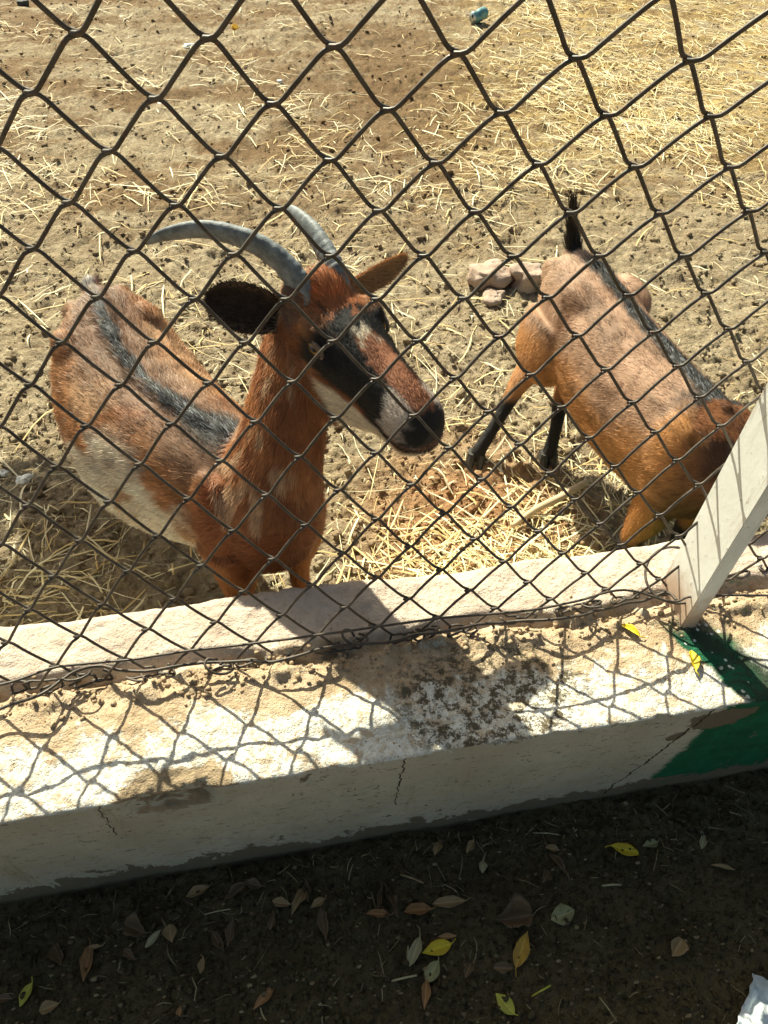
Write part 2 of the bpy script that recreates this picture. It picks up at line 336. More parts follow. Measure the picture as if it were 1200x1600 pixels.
FB = np.array(fence.location)
WR = 0.0019
for h in range(-8, 22):
    last = 16 if h % 3 else 17
    if 1.9 < (h/2+0.25-1.19)*PT*10-4.6 < 2.3: last = 16
    pts = []
    for r in range(-7, last+1):
        left = (r+h) % 2 == 0
        Xc = h/2 if left else (h+1)/2
        q = fence_pt(Xc, r)
        jit = np.array([vnoise(np.array([[Xc*3.1, r*2.3, 0.5]]), 1.0, 7)[0], 0, vnoise(np.array([[Xc*3.1, r*2.3, 7.5]]), 1.0, 9)[0]])*0.0022
        q = q + jit; e = 0.0032*(-1 if left else 1); d = 0.0032
        # segments rising to the right run in front of those falling to the right
        s = 1 if left else -1                                           # at a left bend the wire passes front -> back going down
        pts.append((q, e, d*s))
    path = []
    for k, (q, e, d) in enumerate(pts):
        if k > 0:
            q0, e0, d0 = pts[k-1]
            a = q0 + np.array([e0*0.2, 0, 0]); b = q + np.array([e*0.2, 0, 0]); sgn = d                       # depth side of this strand
            yoff = -abs(d) if d0 < 0 else abs(d)
            yoff = -0.0034 if (pts[k][2] > 0) else 0.0034
            for t, bow in ((0.14, 0.006), (0.38, 0.0025), (0.62, -0.0025), (0.86, -0.006)):
                v = a*(1-t) + b*t; v = v + np.array([0, yoff*(0.8 if 0.2 < t < 0.8 else 1.0), bow*0.55]); path.append(v)
        path.append(q + np.array([e, 0, 0]))
    # knuckled lower end
    q, e, d = pts[-1]
    ang = random.uniform(-0.6, 0.6); dirx = 1 if e < 0 else -1
    for kx, ky, kz in ((0.010, -0.004, -0.010), (0.019, -0.006, -0.008), (0.022, 0.0, 0.002), (0.016, 0.005, 0.008)):
        path.append(q + np.array([dirx*kx*random.uniform(0.8, 1.3), ky+ang*0.006, kz]))
    path = catmull(np.array(path), 3)
    path[:, 2] = np.maximum(path[:, 2], WT+0.003+np.where(path[:, 1] > 0.53, 0.01, 0.0))
    V, Q, T = tube(path, WR, 7, upv=(0, 1, 0.1)); mesh_np('wire', V-FB, [Q, T], WIRE, fence)
def wire_from(name, pts, rad, n=6, wob=0.0):
    P = catmull(np.array(pts), n)
    if wob: P = P + np.stack([vnoise(P, 30, 1), vnoise(P, 30, 2), vnoise(P, 30, 3)], 1)*wob
    V, Q, T = tube(P, rad, 7); return mesh_np(name, V-FB, [Q, T], WIRE, fence)
tw = [(-160, 1100), (0, 1070), (90, 1042), (200, 1031), (300, 1017), (425, 1002), (500, 992), (587, 980), (690, 966), (825, 954), (900, 939), (975, 922), (1050, 940), (1085, 932), (1180, 930), (1330, 930)]
wire_from('tension_wire', [at(x, y, 0.395 if x < 1000 else 0.37) for x, y in tw], 0.0018, 6, 0.0006)
tw = [(-160, 1150), (0, 1108), (60, 1085), (100, 1062), (150, 1040), (230, 1048), (330, 1035), (430, 1030), (520, 1010), (600, 1003), (700, 985), (790, 972), (880, 968), (940, 950), (1000, 940), (1040, 925), (1063, 942)]
wire_from('tension_wire', [at(x, y, WT+0.028+0.010*math.sin(x*0.03)) for x, y in tw], 0.0023, 6, 0.004)
for x, y in ((100, 1062), (330, 1045), (540, 1000), (650, 990), (905, 950)):   # twisted ties
    c0 = at(x, y, WT+0.022); ph = random.uniform(0, 6.3); pts = []
    for k in range(9):
        a = ph + k*1.0; pts.append(c0 + np.array([math.cos(a)*0.013 + k*0.003, math.sin(a)*0.010, math.sin(a*0.7)*0.010+0.002]))
    wire_from('tie_wire', pts, 0.0019, 3)
for k, (x, y) in enumerate(((1056, 918),)):               # loops round the post
    c0 = at(x, y, WT+0.05+0.02*k); pts = []
    for q in range(13):
        a = q/12*5.6+0.4; pts.append(c0 + np.array([math.cos(a)*0.046+0.012, math.sin(a)*0.046+0.02, 0.012*math.sin(a*1.3)]))
    wire_from('tie_wire', pts, 0.0021, 4)

# ------------------------------------------------------------------ white fence post
m = Mat('white_post', 0.55, 0.4); p = m.pos(); n1 = m.noise(p, 18, 5, 0.7); n2 = m.noise(p, 90, 4, 0.7); Zp = m.xyz(p)[2]
c = m.mix(m.rng(n1, 0.4, 0.7), (0.76, 0.76, 0.72), (0.82, 0.82, 0.79)); c = m.mix(m.rng(n2, 0.62, 0.72), c, (0.28, 0.22, 0.16)); c = m.mix(m.ma('MULTIPLY', m.rng(m.noise(m.scaled(p, (40, 40, 5)), 1.0, 5, .75), .52, .7), .6), c, (0.45, 0.38, 0.30))
dm = m.rng(m.ma('ADD', Zp, m.ma('MULTIPLY', m.ma('SUBTRACT', n1, 0.5), 0.12)), 0.40, 0.33)
c = m.mix(dm, c, (0.52, 0.38, 0.29)); m.color(c); m.bump(n2, 0.2, 0.002); POSTM = m.m
bm = bmesh.new(); bmesh.ops.create_cube(bm, size=1.0)
bmesh.ops.scale(bm, vec=(0.026, 0.080, 1.25), verts=bm.verts); bmesh.ops.translate(bm, vec=(0, 0, 0.60), verts=bm.verts)
bmesh.ops.bevel(bm, geom=[e for e in bm.edges], offset=0.003, segments=3, affect='EDGES')
me = bpy.data.meshes.new('fence_post'); bm.to_mesh(me); bm.free(); me.materials.append(POSTM)
for f in me.polygons: f.use_smooth = False
post = link(bpy.data.objects.new('fence_post', me)); post.location = (0.5865, 0.522, WT-0.012)
post.rotation_euler = (math.radians(0.5), math.radians(-1.8), math.radians(0))
tag(post, 'square white painted metal post rising from the wall among the fence wires', 'post')

# ------------------------------------------------------------------ goats
def fur_mat(name, rough, spec):
    m = Mat(name, rough, spec); m.color(m.attr('coat')); return m.m
FUR = fur_mat('goat_fur', 0.52, 0.22)
SKIN = fur_mat('goat_coat', 0.7, 0.2)
m = Mat('horn', 0.58, 0.35); p = m.pos(); n1 = m.noise(p, 60, 5, 0.7); n2 = m.noise(p, 400, 3, 0.7)
m.color(m.mix(m.rng(n1, 0.35, 0.7), (0.10, 0.11, 0.115), (0.23, 0.255, 0.27))); m.bump(m.ma('ADD', n1, n2), 0.35, 0.002); HORN = m.m
m = Mat('hoof', 0.5, 0.4); m.color(m.mix(m.noise(m.pos(), 90, 4), (0.015, 0.013, 0.012), (0.07, 0.06, 0.05))); HOOF = m.m
m = Mat('goat_eye', 0.08, 0.6); m.color((0.22, 0.11, 0.03)); EYE = m.m
m = Mat('goat_pupil', 0.08, 0.6); m.color((0.004, 0.004, 0.004)); PUPIL = m.m
m = Mat('goat_eyelid', 0.5, 0.4); m.color(m.mix(m.noise(m.pos(), 300, 3), (0.05, 0.035, 0.028), (0.22, 0.15, 0.11))); LID = m.m

BR = np.array([0.37, 0.160, 0.065]); RD = np.array([0.215, 0.062, 0.022]); GB = np.array([0.20, 0.115, 0.075])
BK = np.array([0.014, 0.013, 0.013]); WH = np.array([0.74, 0.63, 0.49]); TAN = np.array([0.50, 0.26, 0.105]); PINK = np.array([0.40, 0.265, 0.185])

def loft(rings, sub=4, seg=28, ex=2.15):
    """rings: list of (centre, side, up, w, hu, hd). Returns verts, quads, tris and samples along the axis."""
    A = np.array([np.concatenate([r[0], r[1], r[2], [r[3], r[4], r[5]]]) for r in rings]); A = catmull(A, sub)
    n = len(A); a = np.linspace(0, 2*math.pi, seg, endpoint=False)
    ca = np.sign(np.cos(a))*np.abs(np.cos(a))**(2/ex); sa = np.sign(np.sin(a))*np.abs(np.sin(a))**(2/ex)
    V = []
    for q in A:
        c, s, u = q[:3], nrm(q[3:6]), nrm(q[6:9]); w, hu, hd = np.maximum(q[9:], 0.003)
        V.append(c + ca[:, None]*s*w + np.where(sa > 0, sa*hu, sa*hd)[:, None]*u)
    V = np.concatenate(V)
    i, j = np.meshgrid(np.arange(n-1), np.arange(seg), indexing='ij'); i = i.ravel(); j = j.ravel(); k = (j+1) % seg
    Q = np.stack([i*seg+j, i*seg+k, (i+1)*seg+k, (i+1)*seg+j], 1)
    c0 = len(V); V = np.vstack([V, A[0, :3], A[-1, :3]]); jj = np.arange(seg); kk = (jj+1) % seg
    T = np.concatenate([np.stack([kk, jj, np.full(seg, c0)], 1), np.stack([(n-1)*seg+jj, (n-1)*seg+kk, np.full(seg, c0+1)], 1)])
    tang = nrm(np.gradient(A[:, :3], axis=0))
    return V, Q, T, A[:, :3], tang, (A[:, 9]+0.5*A[:, 10]+0.5*A[:, 11])/2
def chain(pts, radii, sidev):
    P = np.asarray(pts, float); T = nrm(np.gradient(P, axis=0)); R = []
    for c, t, r in zip(P, T, radii):
        w, h = (r if isinstance(r, tuple) else (r, r))
        s = nrm(sidev - t*(sidev@t)); u = np.cross(t, s); R.append((c, s, u, w, h, h))
    return R
def ball(c, r, B):
    """ellipsoid, axes columns of B scaled by r"""
    a = np.linspace(0, math.pi, 9)[1:-1]; b = np.linspace(0, 2*math.pi, 14, endpoint=False)
    V = [np.array([0, 0, 1.0])] + [np.array([math.sin(x)*math.cos(y), math.sin(x)*math.sin(y), math.cos(x)]) for x in a for y in b] + [np.array([0, 0, -1.0])]
    V = c + (np.array(V)*np.asarray(r))@np.asarray(B).T; T = []; Q = []
    for k in range(14): T.append((0, 1+k, 1+(k+1) % 14)); T.append((len(V)-1, 1+6*14+(k+1) % 14, 1+6*14+k))
    for i in range(6):
        for k in range(14): Q.append((1+i*14+k, 1+(i+1)*14+k, 1+(i+1)*14+(k+1) % 14, 1+i*14+(k+1) % 14))
    return V, np.array(Q), np.array(T)

class Goat:
    def __init__(g, O, head, frameO, F, L, U, hs):
        g.O = np.array([O[0], O[1], PEN]); a = nrm([head[0], head[1], 0]); g.a = a; g.b = np.array([-a[1], a[0], 0]); g.z = np.array([0, 0, 1.0])
        g.hO = np.asarray(frameO, float); g.HB = np.stack([nrm(F), nrm(L), nrm(U)], 1); g.hs = hs
        g.V, g.Q, g.T, g.n = [], [], [], 0
        g.sp, g.st, g.sr, g.spart, g.stt = [], [], [], [], []
    lat = staticmethod(lambda x: 0.0*np.asarray(x, float))
    lean = 0.0
    def W(g, x, y, z): y = y + float(g.lat(x)) + g.lean*(z-0.30); return g.O + g.a*x + g.b*y + g.z*z
    def H(g, f, l, u): return g.hO + g.HB@(np.array([f, l, u])*g.hs)
    def add(g, V, Q, T):
        g.V.append(V); g.Q.append(Q+g.n); g.T.append(T+g.n); g.n += len(V)
    def addloft(g, rings, part, sub=4, ex=2.15, sample=True):
        V, Q, T, P, tg, rad = loft(rings, sub, 28, ex); g.add(V, Q, T)
        if sample:
            g.sp.append(P); g.st.append(tg); g.sr.append(rad); g.spart.append(np.full(len(P), part)); g.stt.append(np.linspace(0, 1, len(P)))
    def head(g):
        R = [(-.035, -.050, .028, .030, .035), (-.010, -.045, .047, .044, .055), (.030, -.045, .055, .048, .096), (.075, -.050, .055, .047, .118), (.115, -.055, .046, .045, .108),
             (.155, -.058, .038, .042, .085), (.195, -.060, .035, .038, .062), (.225, -.064, .037, .038, .050), (.247, -.067, .032, .032, .038), (.262, -.069, .016, .017, .020)]
        g.addloft([(g.H(f, 0, c), g.HB[:, 1], g.HB[:, 2], w*g.hs, hu*g.hs, hd*g.hs) for f, c, w, hu, hd in R], 2, 4, 2.3)
        for s in (-1, 1):
            for c, r in (((.066, s*.047, -.020), (.026, .012, .013)), ((.100, s*.046, -.046), (.022, .008, .010)), ((.078, s*.026, -.138), (.045, .018, .026)), ((.238, s*.017, -.050), (.016, .013, .013)), ((.215, s*.022, -.086), (.026, .014, .015)), ((.010, s*.030, -.004), (.024, .022, .018))):
                g.add(*ball(g.H(*c), np.array(r)*g.hs, g.HB))
        g.add(*ball(g.H(.020, 0, .000), np.array([.035, .030, .016])*g.hs, g.HB)); g.add(*ball(g.H(.222, 0, -.106), np.array([.026, .021, .013])*g.hs, g.HB))
    def remesh(g, vox=0.0045, it=5):
        V = np.concatenate(g.V); o = mesh_np('tmp', V, [np.concatenate(g.Q), np.concatenate(g.T)], None)
        md = o.modifiers.new('r', 'REMESH'); md.mode = 'VOXEL'; md.voxel_size = vox; md.use_smooth_shade = True
        s = o.modifiers.new('s', 'SMOOTH'); s.factor = 0.5; s.iterations = it
        dg = bpy.context.evaluated_depsgraph_get(); me = bpy.data.meshes.new_from_object(o.evaluated_get(dg))
        bpy.data.objects.remove(o); return me
    def locate(g, P):
        sp = np.concatenate(g.sp); sr = np.concatenate(g.sr); st = np.concatenate(g.st); pa = np.concatenate(g.spart); tt = np.concatenate(g.stt)
        idx = np.empty(len(P), int)
        for k in range(0, len(P), 8000):
            d = np.linalg.norm(P[k:k+8000, None, :]-sp[None], axis=2)/sr[None]; idx[k:k+8000] = d.argmin(1)
        d = P-g.O; pl = np.stack([d@g.a, d@g.b, d@g.z], 1); pl[:, 1] -= g.lat(pl[:, 0]) + g.lean*(pl[:, 2]-0.30); ph = ((P-g.hO)@g.HB)/g.hs
        return dict(part=pa[idx], t=tt[idx], tang=st[idx], pl=pl, ph=ph, rel=P-sp[idx], P=P)
    def flow(g, q, N):
        f = np.zeros_like(q['P']); pt = q['part']
        f[pt == 0] = -g.a; k = pt == 0; f[k] += -g.z*np.clip(np.abs(q['pl'][k, 1:2])/0.12, 0, 1)*0.55
        f[pt == 1] = q['tang'][pt == 1]; f[pt == 2] = -g.HB[:, 0]; f[pt >= 3] = q['tang'][pt >= 3]
        f = f - N*(f*N).sum(1, keepdims=True); return nrm(f)
    def face_color(g, q, c, black_w=1.0):
        f, l, u = q['ph'].T; n = fbm(q['P'], 90, 3, 201, 0.7)*1.7; n2 = fbm(q['P'], 35, 2, 203); al = np.abs(l)
        h = np.tile(np.array([0.27, 0.092, 0.034]), (len(f), 1))
        h = mixc(h, BK*1.2, sst(al+0.003*n, 0.012, 0.021)*sst(f, 0.04, 0.07)*sst(f+.004*n, 0.222, 0.200)*sst(u+0.10*np.clip(f-.12, 0, 1), -0.080, -0.066))        # black eye-to-mouth band
        h = mixc(h, BK*1.3, sst(f+0.006*n, 0.060, 0.072)*sst(f, 0.125, 0.105)*sst(al, 0.050, 0.038))                                  # black forehead
        h = mixc(h, WH*0.85, sst(f+0.008*n, 0.100, 0.108)*sst(f+.006*n, 0.142, 0.116)*sst(al+.003*n, 0.017, 0.008))                               # white blaze
        h = mixc(h, np.array([0.30, 0.125, 0.07]), sst(f+0.006*n, 0.118, 0.135)*sst(al+.002*n, 0.021, 0.013))                             # brown nose bridge
        h = mixc(h, np.array([0.40, 0.17, 0.07]), sst(f+.004*n2, 0.085, 0.06)*sst(al, 0.022, 0.036)*sst(u, -0.035, -0.015)*0.7)    # brows
        h = mixc(h, np.array([0.10, 0.07, 0.06]), sst(f+.006*n, 0.05, 0.03)*sst(al, 0.028, 0.04)*sst(u, -0.05, -0.03)*0.8)
        h = mixc(h, np.array([0.30, 0.12, 0.055]), sst(u, -0.060, -0.072)*sst(f+.008*n, 0.105, 0.082))                             # cheek
        h = mixc(h, WH*0.95, sst(u+0.006*n2+0.06*np.clip(f-.12, 0, 1), -0.078, -0.088)*sst(f+.01*n2-0.4*np.clip(-.09-u, 0, 1), 0.070, 0.092))                                            # pale jaw
        h = mixc(h, np.array([0.60, 0.53, 0.47]), sst(f+0.006*n, 0.196, 0.212)*sst(al, 0.012, 0.020)*sst(u, -0.080, -0.070)*0.8)         # grey muzzle sides
        h = mixc(h, BK*1.5, sst(f+0.003*n, 0.238, 0.248)*sst(u+0.003*n, -0.080, -0.070))                                            # nose
        h = mixc(h, BK, sst(np.abs(u+0.082+0.001*n), 0.006, 0.002)*sst(f, 0.160, 0.190))                                              # mouth line
        h = mixc(h, BK*1.4, np.exp(-((f-0.185)/0.014)**2-((u+0.080)/0.012)**2)*sst(al, .01, .02))
        h = mixc(h, np.array([0.34, 0.115, 0.045]), sst(f+.012*n, 0.074, 0.056)*sst(al+.006*n2, 0.042, 0.026)*sst(u, -0.03, -0.015))   # rusty forelock
        k = q['part'] == 2; c[k] = h[k]; return c
    def fur(g, name, me, parent, base, count, coat, length, lift=0.20):
        me.calc_loop_triangles(); nt = len(me.loop_triangles); tr = np.empty(nt*3, np.int32); me.loop_triangles.foreach_get('vertices', tr); tr = tr.reshape(-1, 3)
        V = np.empty(len(me.vertices)*3, np.float32); me.vertices.foreach_get('co', V); V = V.reshape(-1, 3).astype(float) + base
        N = np.empty(len(me.vertices)*3, np.float32); me.vertices.foreach_get('normal', N); N = N.reshape(-1, 3).astype(float)
        A, B, C = V[tr[:, 0]], V[tr[:, 1]], V[tr[:, 2]]; ar = np.linalg.norm(np.cross(B-A, C-A), axis=1)
        cen = (A+B+C)/3; qq = g.locate(cen); ar = ar*np.where(qq['part'] == 2, 3.2, np.where(qq['part'] >= 3, 1.0, 1.0))
        ar = ar*np.where((cen[:, 2] < 0.1), 0.5, 1.0)
        pick = rng.choice(nt, count, p=ar/ar.sum()); u = rng.random(count); v = rng.random(count); k = u+v > 1; u[k] = 1-u[k]; v[k] = 1-v[k]
        P = A[pick] + (B-A)[pick]*u[:, None] + (C-A)[pick]*v[:, None]; n = nrm(N[tr[pick, 0]]*(1-u-v)[:, None]+N[tr[pick, 1]]*u[:, None]+N[tr[pick, 2]]*v[:, None])
        q = g.locate(P); fl = g.flow(q, n); cols = coat(q)
        ln = length(q)*rng.uniform(0.7, 1.25, count)
        wv = np.stack([fbm(P, 45, 2, 301), fbm(P, 45, 2, 302), fbm(P, 45, 2, 303)], 1)*0.28
        d = nrm(fl + n*lift*rng.uniform(0.4, 1.5, count)[:, None] + wv + rng.normal(0, 0.14, (count, 3)))
        d2 = nrm(d + fl*0.35 - n*0.12 + np.array([0, 0, -0.12]))
        sd = nrm(np.cross(d, n + rng.normal(0, 0.25, (count, 3)))); wd = (0.00026+0.0065*ln)[:, None]*rng.uniform(0.7, 1.3, count)[:, None]
        r0_ = P - n*0.0008; r1 = P + d*(ln*0.5)[:, None]; r2 = r1 + d2*(ln*0.5)[:, None]
        VV = np.stack([r0_-sd*wd, r0_+sd*wd, r1+sd*wd*0.75, r1-sd*wd*0.75, r2], 1).reshape(-1, 3) - base
        i = np.arange(count)*5; Q = np.stack([i, i+1, i+2, i+3], 1); T = np.stack([i+3, i+2, i+4], 1)
        lum = rng.normal(1.0, 0.24, count).clip(0.45, 1.8)
        cols = cols*lum[:, None]
        o = mesh_np(name, VV, [Q, T], FUR, parent, True, np.repeat(cols, 5, 0)); tag(o, kind='stuff'); return o
    def horn(g, pts, rads, parent, base):
        P = catmull(np.array([g.H(*p) for p in pts]), 14); n = len(P); R = np.interp(np.linspace(0, 1, n), np.linspace(0, 1, len(rads)), rads)
        s = np.arange(n)/n; R = R*(1+(0.022*np.sin(s*80+1.5*np.sin(s*31))+0.018*np.sin(s*171+2*np.sin(s*13)))*sst(s, 0.9, 0.4))
        V, Q, T = tube(P, R, 18, upv=g.HB[:, 2]+0.3*g.HB[:, 0], flat=0.62)
        return mesh_np('horn', V-base, [Q, T], HORN, parent)
    def ear(g, root, tip, nrmv, wid, parent, base, cin, cout, droop=0.0):
        n, k = 18, 11; ax = tip-root; ln = np.linalg.norm(ax); ax = ax/ln; nv = nrm(nrmv-ax*(nrmv@ax)); sv = np.cross(ax, nv); V = []
        for th in (1, -1):
            for i in range(n):
                s = i/(n-1); w = wid*math.sqrt(max(0.0, 1-((s-0.52)/0.485)**2)) if s > 0.52 else wid*(0.62+0.38*math.sin(s/0.52*math.pi/2))
                w = max(w, 0.0015); 
                for j in range(k):
                    t = j/(k-1)*2-1; cup = (t*t)*w*0.55*(1-0.35*s) - droop*s*s*ln
                    V.append(root + ax*s*ln + sv*t*w + nv*(cup + th*0.0022*(1-0.8*t*t)*(1-0.7*s)))
        V = np.array(V); Q = []
        for h in (0, 1):
            o = h*n*k
            for i in range(n-1):
                for j in range(k-1):
                    f = (o+i*k+j, o+i*k+j+1, o+(i+1)*k+j+1, o+(i+1)*k+j); Q.append(f if h else f[::-1])
        for i in range(n-1):
            for j in (0, k-1):
                f = (i*k+j, (i+1)*k+j, n*k+(i+1)*k+j, n*k+i*k+j); Q.append(f if j else f[::-1])
        for i in (0, n-1):
            for j in range(k-1): Q.append((i*k+j, i*k+j+1, n*k+i*k+j+1, n*k+i*k+j) if i else (i*k+j+1, i*k+j, n*k+i*k+j, n*k+i*k+j+1))
        nn = n*k; cols = np.concatenate([np.tile(cin, (nn, 1)), np.tile(cout, (nn, 1))])
        sN = np.tile(np.repeat(np.arange(n)/(n-1), k), 2); no = fbm(V, 80, 2, 5)
        tN = np.tile(np.tile(np.linspace(-1, 1, k), n), 2); cols = mixc(cols, np.array([0.24, 0.13, 0.075]), sst(np.abs(tN), .62, .95)*0.7); cols = mixc(cols, np.array([0.42, 0.28, 0.18]), sst(sN, .22, .02)*0.6); cols = cols*(1+0.35*no)[:, None]
        e = mesh_np('ear', V-base, [np.array(Q)], SKIN, parent, True, cols)
        # short hairs over both faces
        cnt = 5200; h = rng.integers(0, 2, cnt); a = rng.random(cnt)**0.8*(n-1.01); b = rng.random(cnt)*(k-1.01); i = a.astype(int); j = b.astype(int); fa = (a-i)[:, None]; fb = (b-j)[:, None]
        G = V.reshape(2, n, k, 3); p = (G[h, i, j]*(1-fa)*(1-fb)+G[h, i+1, j]*fa*(1-fb)+G[h, i, j+1]*(1-fa)*fb+G[h, i+1, j+1]*fa*fb)
        nn_ = np.where(h[:, None] == 0, nv, -nv); ln_ = rng.uniform(0.004, 0.010, cnt); d = nrm(ax + nn_*0.35 + sv*((b/(k-1)*2-1)[:, None])*0.5 + rng.normal(0, .25, (cnt, 3)))
        sd_ = nrm(np.cross(d, nn_+rng.normal(0, .3, (cnt, 3))))*0.0006; q1 = p+d*ln_[:, None]
        VV = np.stack([p-sd_, p+sd_, q1], 1).reshape(-1, 3)-base; I = np.arange(cnt)*3; cc = np.where(h[:, None] == 0, cin, cout)*rng.normal(1, .25, cnt).clip(.4, 1.8)[:, None]
        ef = mesh_np('ear_fur', VV, [np.stack([I, I+1, I+2], 1)], FUR, e, True, np.repeat(cc, 3, 0)); tag(ef, kind='stuff'); return e
    def eye(g, s, parent, base, r=0.0125):
        V, Q, T = ball(g.H(.080, s*.0475, -.034), np.array([r*1.15, r*0.85, r*0.85])*g.hs, g.HB); e = mesh_np('eye', V-base, [Q, T], EYE, parent); c = g.H(.082, s*(.0475+r*0.70), -.032); V, Q, T = ball(c, np.array([r*0.62, r*0.22, r*0.22])*g.hs, g.HB); mesh_np('pupil', V-base, [Q, T], PUPIL, e)
        pts = [g.H(.080+math.cos(a)*r*1.45, s*(.0475+r*0.32+0.002*math.sin(a)), -.034+math.sin(a)*r*0.95) for a in np.linspace(0.0, 2*math.pi, 17)]; V, Q, T = tube(np.array(pts), 0.0026, 7); mesh_np('eyelid', V-base, [Q, T], LID, e)
    def hoof(g, c, fwd, parent, base):
        fwd = nrm(fwd); s = np.cross([0, 0, 1.0], fwd)
        bm = bmesh.new()
        for sg in (-1, 1):
            vs = []
            for z, fx0, fx1, w in ((0.0, -0.018, 0.030, 0.0115), (0.014, -0.018, 0.022, 0.0105), (0.030, -0.015, 0.010, 0.009)):
                ring = []
                for fx, ww in ((fx0, w*0.8), (fx0, -w*0.8), (fx1*0.6, -w), (fx1, -w*0.35), (fx1, w*0.35), (fx1*0.6, w)):
                    q = c + fwd*fx + s*(sg*0.0118+ww) + np.array([0, 0, z]); ring.append(bm.verts.new(q-base))
                vs.append(ring)
            for i in range(2):
                for k in range(6): bm.faces.new((vs[i][k], vs[i][(k+1) % 6], vs[i+1][(k+1) % 6], vs[i+1][k]))
            bm.faces.new(vs[0][::-1]); bm.faces.new(vs[2])
        bmesh.ops.recalc_face_normals(bm, faces=bm.faces)
        me = bpy.data.meshes.new('hoof'); bm.to_mesh(me); bm.free(); me.materials.append(HOOF); link(bpy.data.objects.new('hoof', me), parent)

# ---- horned goat at the fence
F1 = (0.4539, -0.8869, -0.0861); L1 = (0.8902, 0.4555, 0.0006); U1 = (0.0392, -0.0770, 0.9958)
g = Goat((-0.045, 0.815), (0.486, -0.874), (0.0744, 0.8302, 0.7127), F1, L1, U1, 0.985)
g.lat = lambda x: -0.048*np.sin(math.pi*np.clip(-np.asarray(x, float)/0.52, 0, 1))          # the trunk is curved to its right
TR = [(.135, .335, .03, .04, .04), (.11, .335, .058, .075, .075), (.06, .335, .085, .110, .105), (0, .335, .104, .128, .125), (-.10, .322, .118, .130, .150),
      (-.22, .306, .142, .140, .172), (-.34, .318, .140, .137, .158), (-.43, .355, .120, .113, .120), (-.50, .378, .085, .088, .085), (-.55, .385, .045, .05, .05)]
g.addloft([(g.W(x, 0, zc), g.b, g.z, w, hu, hd) for x, zc, w, hu, hd in TR], 0, 4, 2.25)
g.addloft(chain([g.W(x, 0, z) for x, z in ((.0, .452), (-.1, .447), (-.22, .441), (-.34, .449), (-.44, .462), (-.52, .452))], [.016, .016, .017, .017, .018, .016], g.b), 0, sample=False)
for s in (-1, 1):
    B = np.stack([g.a, g.b, g.z], 1)
    g.add(*ball(g.W(-.415, s*.078, .428), (.045, .026, .032), B)); g.add(*ball(g.W(-.525, s*.048, .415), (.035, .022, .03), B)); g.add(*ball(g.W(.02, s*.072, .345), (.055, .036, .10), B))
NK = [(-.022, .770, .350, .088, .095), (-.006, .762, .425, .072, .082), (.014, .772, .500, .057, .068), (.036, .794, .580, .049, .058), (.060, .818, .650, .044, .052), (.070, .826, .690, .036, .04)]
nkp = np.array([q[:3] for q in NK])[::-1]
nt_ = nrm(np.gradient(nkp, axis=0)); R = []
for c, t, q in zip(nkp, nt_, NK[::-1]):
    s = nrm(np.array(L1)*0.8 - t*(np.array(L1)@t)*0.8); u = np.cross(s, t); R.append((c, s, u, q[3], q[4], q[4]))
g.addloft(R, 1, 5)
g.head()
legs = []
for s in (-1, 1):
    g.addloft(chain([g.W(.025, s*.068, .30), g.W(.035, s*.066, .22), g.W(.025, s*.064, .14), g.W(.028, s*.064, .06), g.W(.036, s*.064, .028)], [(.046, .062), (.034, .042), .023, .0175, .021], g.b), 3)
    g.addloft(chain([g.W(-.44, s*.070, .34), g.W(-.425, s*.082, .25), g.W(-.46, s*.084, .18), g.W(-.505, s*.082, .13), g.W(-.49, s*.080, .07), g.W(-.475, s*.080, .028)], [(.055, .085), (.045, .062), .034, .025, .018, .021], g.b), 3)
    legs += [(g.W(.04, s*.064, .002), g.a), (g.W(-.472, s*.080, .002), g.a)]
g.addloft(chain([g.W(-.525, 0, .440), g.W(-.550, .004, .452), g.W(-.572, .010, .452)], [(.020, .014), (.017, .012), (.009, .008)], g.b), 4)
me = g.remesh(0.0045, 6)
goat1 = empty('goat', g.O, 'brown horned goat with black-banded face looking out through the fence', 'goat', None); base = g.O.copy()
V = np.empty(len(me.vertices)*3, np.float32); me.vertices.foreach_get('co', V); V = V.reshape(-1, 3).astype(float)
